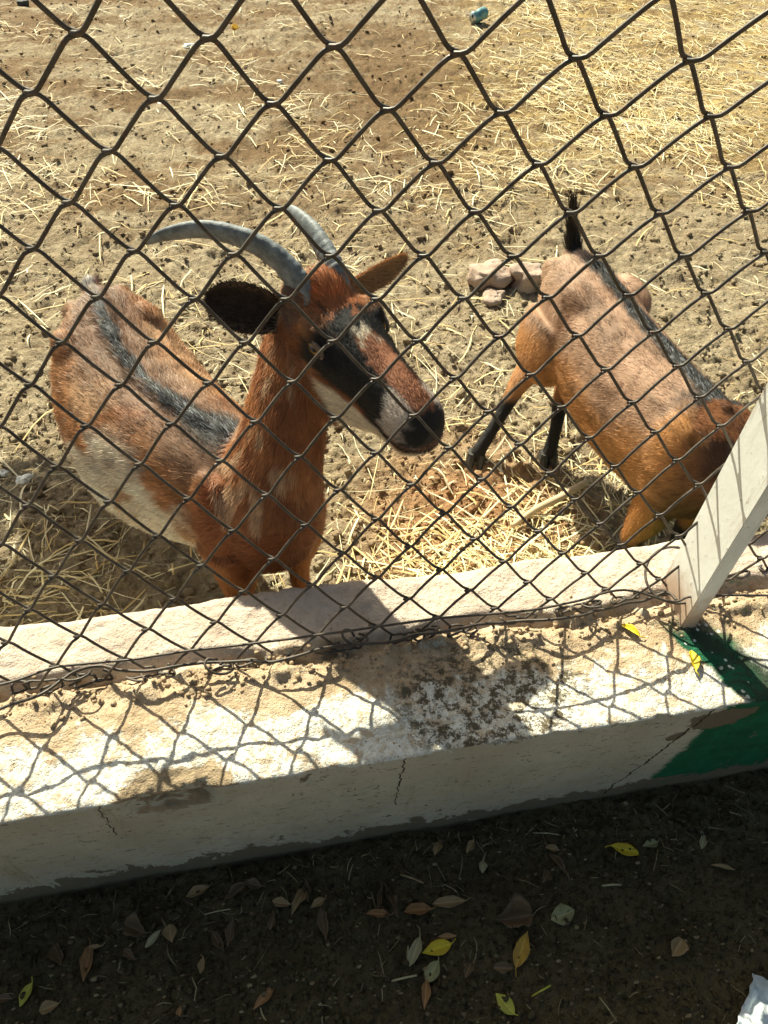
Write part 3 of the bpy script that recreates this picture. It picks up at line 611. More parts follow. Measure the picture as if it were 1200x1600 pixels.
def coat1(q):
    x, y, z = q['pl'].T; n = fbm(q['P'], 14, 3, 401); n2 = fbm(q['P'], 40, 2, 402); n3 = fbm(q['P'], 7, 2, 403)
    c = np.tile(BR, (len(x), 1)); c = mixc(c, RD, sst(n, 0.1, 0.7)*0.45); c = mixc(c, np.array([0.52, 0.34, 0.20]), sst(n3+.3*n, -0.05, -0.6)*0.55)
    ay = np.abs(y)
    low = 0.322 + 0.040*n + 0.075*n3 + 0.03*sst(x, -0.3, -0.5)
    c = mixc(c, WH, sst(z, low+0.018, low-0.018)*sst(x, 0.03, -0.07))                                   # pale belly and flanks
    c = mixc(c, np.array([0.33, 0.15, 0.065]), sst(0.8*fbm(q['P'], 11, 3, 407)+0.3*n2, 0.10, 0.42)*sst(z, .20, .26)*0.85)
    c = mixc(c, WH*0.9, sst(n3+0.35*n2, 0.20, 0.42)*sst(z, .435, .39)*sst(x, -.02, -.10)*0.85)
    c = mixc(c, GB, sst(ay+0.030*n, 0.100, 0.040)*sst(z, .36, .40)*sst(x, 0.10, 0.02)*0.85); c = mixc(c, np.array([0.13, 0.062, 0.034]), sst(n2+0.5*n, 0.15, 0.7)*sst(z, .34, .39)*0.55)
    c = mixc(c, GB*0.55, sst(ay+0.02*n2, 0.075, 0.03)*sst(x, -0.12, -0.02)*sst(z, .37, .41)*0.8)
    c = mixc(c, BK*1.6, sst(ay+0.006*n2, 0.016+0.034*sst(x, -0.20, -0.02), 0.006+0.012*sst(x, -.2, -.02))*sst(z, .40, .43))   # dark line down the spine
    c = mixc(c, PINK*0.75, sst(x, -0.43, -0.50)*sst(ay, 0.06, 0.02)*sst(z, .40, .43)*0.6)
    sk = vnoise(np.stack([x*0.25, y, z], 1), 60, 63)+0.6*vnoise(np.stack([x*0.25, y, z], 1), 140, 64); c = mixc(c, c*0.5, sst(sk, 0.1, 0.9)*0.55); c = mixc(c, np.minimum(c*1.45+0.03, 0.8), sst(sk, -0.1, -0.9)*0.55)
    grey = sst(vnoise(q['P'], 900, 9), 0.35, 0.6)*sst(ay, 0.026, 0.010)*sst(z, .41, .44)
    c = mixc(c, np.array([0.40, 0.45, 0.52]), grey*0.45)  # grizzled hairs tinted blue-grey, painting the sky's sheen along the spine
    c = mixc(c, np.array([0.24, 0.072, 0.026]), sst(x+.02*n, -0.03, 0.05)*0.9)
    nk = q['part'] == 1; cn = np.tile(np.array([0.265, 0.096, 0.040]), (len(x), 1))
    cn = mixc(cn, np.array([0.38, 0.15, 0.055]), sst(n2, 0.0, 0.7)*0.6)
    side = (q['rel']@np.array(L1)); fr = (q['rel']@np.array(F1))
    cn = mixc(cn, np.array([0.52, 0.34, 0.21]), sst(vnoise(q['P']*np.array([1, 1, 0.16]), 60, 31)+0.5*vnoise(q['P']*np.array([1, 1, 0.16]), 140, 32)+0.3*n3, 0.05, 0.75)*sst(side, 0.02, -0.03)*0.75)
    cn = mixc(cn, np.array([0.13, 0.045, 0.022]), sst(q['t'], 0.55, 0.8)*sst(n, -0.2, 0.4)*0.5)
    c[nk] = cn[nk]
    lg = q['part'] == 3; c[lg] = mixc(c, np.array([0.33, 0.125, 0.045]), sst(z, .33, .27))[lg]
    c[lg] = mixc(c, BK*2, sst(z, .07, .04))[lg]
    tl = q['part'] == 4; c[tl] = mixc(np.tile(np.array([0.30, 0.27, 0.25]), (len(x), 1)), np.array([0.12, 0.05, 0.03]), sst(n2, -.1, .3))[tl]
    return g.face_color(q, c)
def len1(q):
    n = len(q['t']); l = np.full(n, 0.0145); p_ = q['part']; l[p_ == 1] = 0.016; l[p_ == 3] = 0.011; l[p_ == 4] = 0.022
    f, y, u = q['ph'].T; h = 0.0068 + 0.015*sst(f, 0.07, 0.03)*sst(np.abs(y), 0.045, 0.02)*sst(u, -0.03, -0.015) + 0.003*sst(u, -.08, -.11); h = np.where((f > .246) & (u > -.070), 0.0012, h); l[p_ == 2] = h[p_ == 2]
    x, yy, z = q['pl'].T; l += 0.006*(p_ == 0)*sst(np.abs(yy), 0.03, 0.01)*sst(z, .40, .43); return l
set_cols(me, coat1(g.locate(V))*0.8)
co = (V-base).astype(np.float32); me.vertices.foreach_set('co', co.ravel()); me.update(); me.materials.append(SKIN)
body = link(bpy.data.objects.new('body', me), goat1)
g.fur('fur', me, body, base, 235000, coat1, len1)
g.horn([(.018, -.028, -.014), (.004, -.029, .010), (-.023, -.041, .033), (-.058, -.066, .047), (-.098, -.099, .048), (-.132, -.133, .034), (-.156, -.158, .016)], [.0235, .0225, .0200, .0175, .0145, .0105, .0045], goat1, base)
g.horn([(.018, .028, -.014), (.006, .029, .004), (-.020, .033, .016), (-.056, .037, .025), (-.090, .040, .026), (-.116, .042, .024), (-.136, .043, .020)], [.0230, .0215, .0185, .0155, .0125, .0090, .0040], goat1, base)
camdir = nrm(CAM-g.H(0, 0, 0))
g.ear(g.H(-.002, -.046, -.040), g.H(-.058, -.125, -.020), camdir*0.9+g.HB[:, 0]*0.35, 0.031, goat1, base, np.array([0.040, 0.026, 0.018]), np.array([0.16, 0.09, 0.06]))
g.ear(g.H(-.002, .046, -.034), g.H(.004, .150, -.014), camdir*0.40-g.HB[:, 2]*0.35+g.HB[:, 0]*0.65, 0.021, goat1, base, np.array([0.30, 0.17, 0.09]), np.array([0.46, 0.25, 0.12]))
for s in (-1, 1): g.eye(s, goat1, base)
for c_, d_ in legs: g.hoof(c_, d_, goat1, base)
g1 = g

# ---- second goat, seen from behind
Fh = nrm([0.93, -0.05, -0.36]); Lh = nrm(np.cross([0, 0, 1.0], Fh)); Uh = np.cross(Fh, Lh)
g = Goat((0.732, 0.790), (0.135, -0.991), (0.925, 0.735, 0.415), Fh, Lh, Uh, 0.95)
g.lean = 0.16          # it leans over to its left
TR = [(.085, .330, .03, .04, .04), (.07, .330, .055, .070, .07), (.04, .330, .080, .105, .10), (-.02, .325, .092, .130, .112), (-.10, .320, .098, .132, .124),
      (-.22, .318, .104, .134, .128), (-.34, .330, .100, .130, .115), (-.43, .355, .090, .108, .098), (-.50, .372, .078, .088, .085), (-.55, .385, .045, .055, .05)]
g.addloft([(g.W(x, 0, zc), g.b, g.z, w, hu, hd) for x, zc, w, hu, hd in TR], 0, 4, 2.1)
g.addloft(chain([g.W(x, 0, z) for x, z in ((.0, .442), (-.1, .440), (-.22, .440), (-.34, .448), (-.44, .456), (-.52, .448))], [.014, .015, .015, .015, .016, .015], g.b), 0, sample=False)
B = np.stack([g.a, g.b, g.z], 1)
for s in (-1, 1):
    g.add(*ball(g.W(-.395, s*.066, .418), (.065, .024, .036), B)); g.add(*ball(g.W(-.52, s*.042, .405), (.045, .024, .042), B)); g.add(*ball(g.W(-.01, s*.060, .335), (.070, .036, .105), B))
nkp = np.array([g.W(.0, 0, .36), (.790, .742, .350), (.835, .728, .352), (.885, .728, .362), (.915, .733, .372)])[::-1]
R = [(c, s_, u_, w, h, h) for (c, s_, u_, w, _, h, _) in chain(nkp, [.036, .045, .053, .066, .075], np.array([0.1, 1.0, 0])) for h in [w*1.1]] if False else chain(nkp, [.036, (.043, .05), (.052, .06), (.062, .072), (.072, .088)], np.array([0.1, 1.0, 0]))
g.addloft(R, 1, 5)
g.head()
side = g.b
HR = [g.W(-.43, -.060, .350), g.W(-.425, -.078, .275), np.array([.628, 1.255, .225]), np.array([.585, 1.248, .170]), np.array([.535, 1.208, .100]), np.array([.490, 1.176, .040]), np.array([.478, 1.168, .018])]
HL = [g.W(-.43, .060, .350), g.W(-.42, .070, .270), g.W(-.405, .050, .215), np.array([.690, 1.225, .165]), np.array([.668, 1.175, .090]), np.array([.657, 1.151, .040]), np.array([.652, 1.144, .018])]
WL = lambda x, y, z: g.O + g.a*x + g.b*(y+0.012) + g.z*z
for P_ in (HR, HL): g.addloft(chain(P_, [(.052, .095), (.046, .076), (.035, .046), (.023, .027), .0150, .0165, .0185], side), 3, 5)
for s in (-1, 1): g.addloft(chain([WL(-.005, s*.052, .31), WL(.005, s*.060, .21), WL(-.005, s*.064, .13), WL(0, s*.064, .06), WL(.006, s*.064, .028)], [(.038, .056), (.032, .038), .022, .0165, .020], side), 3)
g.addloft(chain([g.W(-.535, 0, .435), g.W(-.552, -.010, .470), g.W(-.558, -.024, .510), g.W(-.560, -.040, .550)], [(.021, .017), (.016, .012), (.010, .008), (.004, .004)], side), 4)
me = g.remesh(0.0045, 11)
goat2 = empty('goat', g.O, 'brown goat with raised black tail standing with its back to us beside the post', 'goat'); base = g.O.copy()
V = np.empty(len(me.vertices)*3, np.float32); me.vertices.foreach_get('co', V); V = V.reshape(-1, 3).astype(float)
gg = g
def coat2(q):
    x, y, z = q['pl'].T; n = fbm(q['P'], 14, 3, 501); n2 = fbm(q['P'], 40, 2, 502); n3 = fbm(q['P'], 7, 2, 503); ay = np.abs(y)
    OR = np.array([0.40, 0.185, 0.070]); c = np.tile(OR, (len(x), 1))
    c = mixc(c, PINK*np.array([1.0, .95, .95]), sst(z+0.025*n, 0.31, 0.37)*sst(x+.03*n3, 0.0, -0.06)*0.85)
    c = mixc(c, np.array([0.20, 0.10, 0.055]), sst(n+.5*n2, 0.0, 0.8)*sst(z, .28, .36)*0.6); c = mixc(c, np.array([0.46, 0.21, 0.07]), sst(n3, .05, .5)*0.5)
    sk = vnoise(np.stack([x*0.22, y, z], 1), 55, 61)+0.6*vnoise(np.stack([x*0.22, y, z], 1), 130, 62); c = mixc(c, c*0.45, sst(sk, 0.1, 0.9)*0.65); c = mixc(c, np.minimum(c*1.5+0.04, 0.75), sst(sk, -0.1, -0.9)*0.6)
    c = mixc(c, np.array([0.16, 0.07, 0.035]), np.exp(-((x+.375)/.026)**2-((z-.395)/.055)**2)*0.9)                        # dark hollow mark on the hip
    c = mixc(c, PINK*1.1, sst(x+.02*n, -0.44, -0.50)*0.7*sst(z, .30, .38))
    c = mixc(c, BK*1.7, sst(ay+0.006*n2, 0.030+0.012*sst(x, -0.2, 0.0), 0.014)*sst(z, .39, .425)*sst(x, -.50, -.46))
    c = mixc(c, BK*2.0, sst(x+.02*n2, -0.10, -0.03)*sst(ay+.02*n2, 0.080, 0.045)*sst(z, .35, .39)); c = mixc(c, np.array([0.13, 0.055, 0.028]), sst(x+.03*n, -0.02, 0.05)*0.7)
    grey = sst(vnoise(q['P'], 900, 9), 0.3, 0.6)*sst(ay, 0.035, 0.015)*sst(z, .40, .43); c = mixc(c, np.array([0.42, 0.44, 0.46]), grey*0.5)  # pale flecks over the black stripe paint a frosty sheen into the coat
    c = mixc(c, BK*3, sst(z+.006*n, .222, .205)*sst(x, -.12, -.2)*sst(x, -.40, -.33)*0.8)
    nk = q['part'] == 1; cn = mixc(np.tile(np.array([0.24, 0.095, 0.040]), (len(x), 1)), np.array([0.07, 0.035, 0.022]), sst(n2+.4*n, -.2, .6)*.7); c[nk] = cn[nk]
    lg = q['part'] == 3; cl = mixc(np.tile(np.array([0.44, 0.19, 0.065]), (len(x), 1)), np.array([0.58, 0.33, 0.19]), sst(n3, 0, .5)*.4)
    cl = mixc(cl, BK*1.5, sst(z+.02*n, 0.168, 0.135)); cl = mixc(cl, c, sst(z, .30, .36)); c[lg] = cl[lg]
    tl = q['part'] == 4; ct = mixc(np.tile(BK*1.3, (len(x), 1)), np.array([0.20, 0.12, 0.07]), sst(n2, -.1, .4)*sst(z, .55, .46)*.8); c[tl] = ct[tl]
    return gg.face_color(q, c)
def len2(q):
    n = len(q['t']); l = np.full(n, 0.0125); p_ = q['part']; l[p_ == 3] = 0.009; l[p_ == 2] = 0.006; x, y, z = q['pl'].T
    l = np.where(p_ == 4, 0.030+0.020*sst(z, .46, .54), l); l += 0.006*(p_ == 0)*sst(np.abs(y), 0.03, 0.01)*sst(z, .40, .43); return l
set_cols(me, coat2(g.locate(V))*0.8)
co = (V-base).astype(np.float32); me.vertices.foreach_set('co', co.ravel()); me.update(); me.materials.append(SKIN)
body = link(bpy.data.objects.new('body', me), goat2)
g.fur('fur', me, body, base, 165000, coat2, len2)
for s in (-1, 1): g.eye(s, goat2, base)
g.ear(g.H(-.002, -.046, -.040), g.H(-.03, -.12, -.06), g.HB[:, 0]-g.HB[:, 2]*.3, 0.028, goat2, base, BK*2, np.array([0.25, 0.12, 0.06]))
g.ear(g.H(-.002, .046, -.040), g.H(-.03, .12, -.06), g.HB[:, 0]-g.HB[:, 2]*.3, 0.028, goat2, base, BK*2, np.array([0.25, 0.12, 0.06]))
for c_, d_ in ((np.array([.478, 1.167, .002]), (-.3, -.9, 0)), (np.array([.652, 1.143, .002]), (-.1, -1, 0)), (WL(.012, -.064, .002), g.a), (WL(.012, .064, .002), g.a)): g.hoof(c_, np.array(d_, float), goat2, base)

# ------------------------------------------------------------------ loose clods, dung and straw over the pen
def in_goat_clear(x, y): return True
ico = bmesh.new(); bmesh.ops.create_icosphere(ico, subdivisions=1, radius=1.0)
IV = np.array([v.co[:] for v in ico.verts]); IF = np.array([[v.index for v in f.verts] for f in ico.faces]); ico.free()
def scatter_lumps(name, n, xy, size, mat, flat=0.65, seed=1):
    r = np.random.default_rng(seed); XY = xy(r, n); n = len(XY); Zg = ground_z(XY[:, 0], XY[:, 1])
    sz = size(r, n); V = np.tile(IV, (n, 1, 1))*(1+0.42*r.uniform(-1, 1, (n, len(IV), 1)))
    a = r.uniform(0, 6.28, n); c, s_ = np.cos(a), np.sin(a)
    Rm = np.zeros((n, 3, 3)); Rm[:, 0, 0] = c; Rm[:, 0, 1] = -s_; Rm[:, 1, 0] = s_; Rm[:, 1, 1] = c; Rm[:, 2, 2] = 1
    V = V*np.stack([sz*r.uniform(.8, 1.4, n), sz*r.uniform(.7, 1.1, n), sz*flat*r.uniform(.7, 1.2, n)], 1)[:, None, :]
    V = np.einsum('nij,nkj->nki', Rm, V) + np.stack([XY[:, 0], XY[:, 1], Zg+sz*0.25], 1)[:, None, :]
    Fc = (IF[None]+(np.arange(n)*len(IV))[:, None, None]).reshape(-1, 3)
    return mesh_np(name, V.reshape(-1, 3), [Fc], mat, None, False)
def pen_xy(r, n):
    # evenly spread over what the view shows of the pen: uniform in the image, then thinned near the back
    px = r.uniform(-60, 1260, n*2); py = r.uniform(-20, 980, n*2); P = np.array([at(a, b, 0.0)[:2] for a, b in zip(px, py)])
    k = (P[:, 1] > WB+0.02) & (P[:, 1] < 6.5); return P[k][:n]
tag(scatter_lumps('clods', 9000, pen_xy, lambda r, n: 0.0022+0.0095*r.random(n)**3.2, SOIL, 0.7, 3), 'crumbled clods of dry earth strewn over the pen floor', 'clods', None, 'stuff')
m = Mat('dung', 0.9, 0.2); m.color(m.mix(m.noise(m.pos(), 60, 4), (0.045, 0.03, 0.018), (0.12, 0.08, 0.045))); DUNG = m.m
def dung_xy(r, n):
    P = pen_xy(r, n*6); w = fbm(np.c_[P, P[:, 0]*0], 2.2, 2, 77); return P[w > 0.12][:n]
tag(scatter_lumps('droppings', 260, dung_xy, lambda r, n: 0.0028+0.004*r.random(n)**2, DUNG, 0.8, 5), 'dark goat droppings and crumbs scattered on the pen floor', 'droppings', None, 'stuff')

m = Mat('straw', 0.6, 0.35); m.color(m.attr('coat')); STRAW = m.m
def straw_mesh(name, XY, r, lmin, lmax, wid, zf, lift=0.010, pal=None, curl=0.5):
    n = len(XY); S = 5; ln = lmin+(lmax-lmin)*r.random(n)**1.7; ang = r.uniform(0, 6.283, n); bend = r.normal(0, curl, n)
    kink = (r.random(n) < 0.18)*r.normal(0, 0.9, n)
    P = np.zeros((n, S, 2)); P[:, 0] = XY; a = ang
    for k in range(1, S):
        P[:, k] = P[:, k-1] + np.stack([np.cos(a), np.sin(a)], 1)*(ln/(S-1))[:, None]
        a = a + bend/(S-1) + (kink if k == 2 else 0)
    P = P - (P.mean(1, keepdims=True)-XY[:, None, :])
    Zg = zf(P.reshape(-1, 2)).reshape(n, S); Zl = np.maximum(Zg, (Zg[:, :1]+Zg[:, -1:])/2) + 0.0015 + (r.random(n)**2*lift)[:, None]*np.sin(np.linspace(0.3, 2.9, S))[None]
    Zl += (r.random((n, 1))*0.006*(r.random((n, 1)) < .4))*np.linspace(0, 1, S)[None]
    C3 = np.concatenate([P, Zl[..., None]], 2); T = np.gradient(C3, axis=1); T = T/np.linalg.norm(T, axis=2, keepdims=True)
    sd_ = np.cross(T, np.array([0, 0, 1.0])); sd_ /= np.maximum(np.linalg.norm(sd_, axis=2, keepdims=True), 1e-6); upn = np.cross(sd_, T)
    w = (wid*(0.35+1.3*r.random(n)**1.6))[:, None, None]*np.array([.7, 1, 1, .95, .5])[None, :, None]
    V = np.stack([C3+sd_*w, C3+upn*w*0.8, C3-sd_*w], 2).reshape(-1, 3)               # a three-sided stalk
    b = (np.arange(n)*S*3)[:, None, None]; k = np.arange(S-1)[None, :, None]*3; Q = []
    for i0, i1 in ((0, 1), (1, 2)):
        Q.append(np.stack([b+k+i0, b+k+i1, b+k+3+i1, b+k+3+i0], 3).reshape(-1, 4))
    Q = np.concatenate(Q)
    pal = np.array(pal if pal is not None else [(.80, .66, .36), (.86, .76, .50), (.70, .52, .24), (.78, .68, .46), (.56, .39, .17)])
    c = pal[r.integers(0, len(pal), n)]*r.uniform(.75, 1.12, n)[:, None]
    return mesh_np(name, V, [Q], STRAW, None, False, np.repeat(c, S*3, 0))
r = np.random.default_rng(11)
px = r.uniform(-80, 1280, 42000); py = r.uniform(-40, 985, 42000); P = np.array([at(a, b, 0.0)[:2] for a, b in zip(px, py)])
clump = sst(fbm(np.c_[P, P[:, 0]*0], 2.6, 3, 88), -0.15, 0.6)**2
dens = 0.008 + 0.055*clump
dens += (0.62+0.35*clump)*sst(P[:, 1], 2.2, 3.6)*sst(P[:, 0]-0.30*P[:, 1], -0.35, 0.35)                 # thick litter at the back right
dens += (0.05+0.22*clump)*sst(P[:, 1], 2.0, 3.0)
dens += 0.60*np.exp(-((P[:, 0]-0.40)/0.20)**2-((P[:, 1]-0.84)/0.13)**2)                                 # heap by the wall
dens += 0.13*np.exp(-((P[:, 0]-0.72)/0.16)**2-((P[:, 1]-1.0)/0.12)**2)
dens += 0.07*np.exp(-((P[:, 0]+0.40)/0.22)**2-((P[:, 1]-1.0)/0.22)**2)
dens += 0.10*np.exp(-((P[:, 0]-0.1)/0.5)**2-((P[:, 1]-1.9)/0.4)**2)
k = (P[:, 1] > WB+0.03) & (P[:, 1] < 6.5) & (r.random(len(P)) < dens)
P = P[k]; PE = np.array([at(a, b, 0.0)[:2] for a, b in zip(r.uniform(560, 1280, 9000), r.uniform(-40, 330, 9000))]); we = fbm(np.c_[PE*[1, 1.6], PE[:, 0]*0], 1.6, 3, 90); P = np.vstack([P, PE[(PE[:, 1] < 6.5) & (r.random(9000) < 0.6*sst(we, -.1, .5)*sst(PE[:, 0]-.3*PE[:, 1], -.2, .6))]]); zf = lambda q: ground_z(q[:, 0], q[:, 1])
far = P[:, 1] > 2.0
o = straw_mesh('straw', P, r, 0.025, 0.20, 0.0016, zf, 0.014, curl=0.22)
PX = np.array([at(a, b, 0.0)[:2] for a, b in zip(r.uniform(-80, 1280, 26000), r.uniform(-40, 985, 26000))]); cl2 = sst(fbm(np.c_[PX, PX[:, 0]*0], 3.4, 3, 89), -0.2, 0.5)
PX = PX[(PX[:, 1] > WB+0.03) & (PX[:, 1] < 6.5) & (r.random(len(PX)) < 0.06+0.34*cl2**2)]
oc = straw_mesh('straw_chaff', PX, r, 0.006, 0.035, 0.0010, zf, 0.005, [(.66, .52, .29), (.74, .64, .42), (.48, .35, .18), (.36, .25, .13)], 0.2); tag(oc, 'fine broken straw chaff trodden into the pen floor', 'chaff', None, 'stuff')
tag(o, 'dry yellow straw scattered and heaped over the pen floor', 'straw', None, 'stuff')

# ------------------------------------------------------------------ stones, stick and rubbish in the pen
def rock(name, px, py, size, seed, mat, label, cat='stone', rot=0.0, zb=None, group=None, sub=4, rough=0.35):
    c = at(px, py, 0.0); z0 = gz1(c[0], c[1]) if zb is None else zb
    bm = bmesh.new(); bmesh.ops.create_icosphere(bm, subdivisions=sub, radius=1.0); V = np.array([v.co[:] for v in bm.verts]); Fc = np.array([[v.index for v in f.verts] for f in bm.faces]); bm.free()
    V = np.sign(V)*np.abs(V)**0.72; V = V*(1+rough*fbm(V+seed*3.3, 1.1, 3, seed))[:, None]; V = V*np.array(size)
    V[:, 2] = np.clip(V[:, 2], -0.5*size[2], 0.78*size[2]+0.12*size[2]*fbm(V, 40, 2, seed+5))
    ca, sa = math.cos(rot), math.sin(rot); V = np.stack([V[:, 0]*ca-V[:, 1]*sa, V[:, 0]*sa+V[:, 1]*ca, V[:, 2]+0.45*size[2]], 1)
    o = mesh_np(name, V, [Fc], mat); o.location = (c[0], c[1], z0); tag(o, label, cat, group); return o
m = Mat('stone', 0.9, 0.2); p = m.pos(); n1 = m.noise(p, 14, 5, 0.7); n2 = m.noise(p, 90, 4, 0.75)
m.color(m.mix(m.rng(n2, 0.55, 0.75), m.mix(m.rng(n1, 0.35, 0.7), (0.40, 0.285, 0.22), (0.52, 0.40, 0.33)), (0.25, 0.165, 0.12))); m.bump(m.ma('ADD', n1, n2), 0.6, 0.008); STONE = m.m
rock('stone', 762, 440, (0.068, 0.056, 0.044), 3, STONE, 'pale pink flat stone lying on the pen floor, left of the pair', rot=0.4)
rock('stone', 822, 445, (0.056, 0.044, 0.050), 8, STONE, 'pinkish broken stone nearest the goat with the raised tail', rot=-0.3)
rock('stone', 770, 467, (0.036, 0.030, 0.022), 14, STONE, 'small stone chip in front of the pink flat stone', rot=0.9)
m = Mat('wood', 0.8, 0.2); p = m.obj(); m.color(m.mix(m.noise(m.scaled(p, (6, 60, 60)), 3, 4), (0.42, 0.29, 0.17), (0.66, 0.52, 0.36))); WOOD = m.m
A_ = at(800, 822, 0.02); B_ = at(918, 752, 0.035); path = catmull(np.array([A_, A_*0.7+B_*0.3+[0, 0.004, .004], A_*0.35+B_*0.65, B_]), 5)
V, Q, T = tube(path, np.interp(np.linspace(0, 1, len(path)), [0, .5, .9, 1], [.006, .0085, .009, .006]), 8)
c0 = A_*0.5+B_*0.5; o = mesh_np('stick', V-c0, [Q, T], WOOD); o.location = tuple(c0); tag(o, 'pale broken wooden stick lying in the straw behind the wall', 'stick')
# crushed drink can
def plain(name, c, rough=0.6, spec=0.4, metal=0.0, var=0.25, sc=60):
    m = Mat(name, rough, spec); m.color(m.mix(m.rng(m.noise(m.pos(), sc, 4, 0.7), 0.3, 0.7), tuple(np.array(c)*(1-var)), c)); m.b.inputs['Metallic'].default_value = metal; return m.m
CANB = plain('can_print', (0.16, 0.36, 0.38), 0.35, 0.5, 0.3, 0.5, 30); CANM = plain('can_metal', (0.62, 0.68, 0.70), 0.3, 0.5, 0.7)
c0 = at(748, 26, 0.03); can = empty('drink_can', (c0[0], c0[1], gz1(c0[0], c0[1])), 'crushed teal and silver drink can lying in the straw at the back', 'can')
ax = nrm(np.array([0.80, 0.55, 0.10])); pr = [(0.0, .026), (.004, .029), (.012, .033), (.04, .033), (.07, .033), (.098, .033), (.108, .029), (.112, .027)]
path = np.array([ax*(s_-0.056) + np.array([0, 0, 0.034]) for s_, _ in pr]); pathf = catmull(path, 3); rad = catmull(np.array([[q, 0, 0] for _, q in pr]), 3)[:, 0]
V, Q, T = tube(pathf, rad, 20); dn = fbm(V, 26, 2, 4); ctr = pathf.mean(0); V = V - (V-ctr)*(np.clip(dn, 0, 1)*0.35)[:, None]*sst(np.abs((V-ctr)@ax), .05, .03)[:, None]
mesh_np('can_body', V, [Q], CANB, can)
V, Q, T = tube(np.array([path[0]-ax*0.0005, path[0]+ax*0.003]), 0.027, 20); mesh_np('can_lid', V, [Q, T], CANM, can)
V, Q, T = tube(np.array([path[0]-ax*0.002+[0.0, 0, .008], path[0]+ax*0.0005+[0.0, 0, .008]]), 0.0095, 12, flat=0.7); mesh_np('mouth_hole', V, [Q, T], plain('can_hole', (0.01, 0.012, 0.015)), can)
YCAP = plain('cap_yellow', (0.80, 0.42, 0.02), 0.4, 0.5)
c0 = at(367, 39, 0.012); bm = bmesh.new(); bmesh.ops.create_cone(bm, cap_ends=True, segments=24, radius1=0.021, radius2=0.018, depth=0.016); bmesh.ops.bevel(bm, geom=[e for e in bm.edges if e.calc_length() < 0.01], offset=0.002, segments=2, affect='EDGES')
me = bpy.data.meshes.new('bottle_cap'); bm.to_mesh(me); bm.free(); me.materials.append(YCAP); o = link(bpy.data.objects.new('bottle_cap', me)); o.location = (c0[0], c0[1], gz1(c0[0], c0[1])+0.010); o.rotation_euler = (0.5, 0.3, 0)
tag(o, 'bright yellow bottle cap on the bare earth at the back of the pen', 'bottle cap')
WHITEP = plain('white_litter', (0.80, 0.80, 0.78), 0.7, 0.2, 0, 0.2, 90); DARKP = plain('dark_stone', (0.06, 0.06, 0.06), 0.8)
rock('paper_scrap', 42, 752, (0.016, 0.013, 0.012), 21, WHITEP, 'crumpled white paper scrap in the shade left of the horned goat', 'litter', rough=0.7, sub=3)
rock('paper_scrap', 4, 738, (0.010, 0.008, 0.007), 22, WHITEP, 'tiny white scrap at the left edge beside the shaded straw', 'litter', rough=0.7, sub=3)
rock('paper_scrap', 297, 76, (0.028, 0.018, 0.010), 23, WHITEP, 'flat white scrap on the bare earth near the yellow cap', 'litter', rough=0.6, sub=3)
rock('pebble', 437, 131, (0.012, 0.012, 0.010), 24, WHITEP, 'round white pebble on trodden earth below the yellow cap', 'pebble', sub=3)
rock('paper_scrap', 252, 162, (0.018, 0.012, 0.008), 25, plain('pink_litter', (0.70, 0.50, 0.45)), 'small pinkish scrap beside a fence crossing, upper left', 'litter', sub=3)
rock('stone', 38, 10, (0.030, 0.026, 0.024), 26, DARKP, 'small dark stone in the top left corner', sub=3)

# ------------------------------------------------------------------ fallen leaves, twigs and paper
def leaf_mat(name, c, c2):
    m = Mat(name, 0.55, 0.35); p = m.obj(); n1 = m.noise(p, 60, 4, 0.7); n2 = m.noise(p, 260, 3, 0.7); x, y, z = m.xyz(p)
    c_ = m.mix(m.rng(n1, 0.4, 0.7), c, c2); rib = m.rng(m.ma('ABSOLUTE', y), 0.0011, 0.0004); c_ = m.mix(m.ma('MULTIPLY', rib, 0.5), c_, tuple(np.minimum(np.array(c)*1.6+0.03, 0.8)))
    c_ = m.mix(m.rng(n2, 0.66, 0.72), c_, tuple(np.array(c2)*0.35)); m.color(c_); m.bump(n1, 0.2, 0.001)
    m.b.inputs['Subsurface Weight'].default_value = 0.0; return m.m
LM = dict(yellow=leaf_mat('leaf_yellow', (0.62, 0.46, 0.03), (0.52, 0.36, 0.03)), lime=leaf_mat('leaf_lime', (0.42, 0.40, 0.06), (0.34, 0.33, 0.05)), olive=leaf_mat('leaf_olive', (0.28, 0.27, 0.13), (0.20, 0.18, 0.08)),
          orange=leaf_mat('leaf_orange', (0.52, 0.32, 0.05), (0.34, 0.20, 0.05)), brown=leaf_mat('leaf_brown', (0.16, 0.105, 0.058), (0.10, 0.064, 0.036)), rust=leaf_mat('leaf_rust', (0.30, 0.16, 0.065), (0.20, 0.11, 0.05)),
          tan=leaf_mat('leaf_tan', (0.30, 0.205, 0.10), (0.20, 0.135, 0.065)), pale=leaf_mat('leaf_pale', (0.34, 0.30, 0.17), (0.25, 0.215, 0.12)))
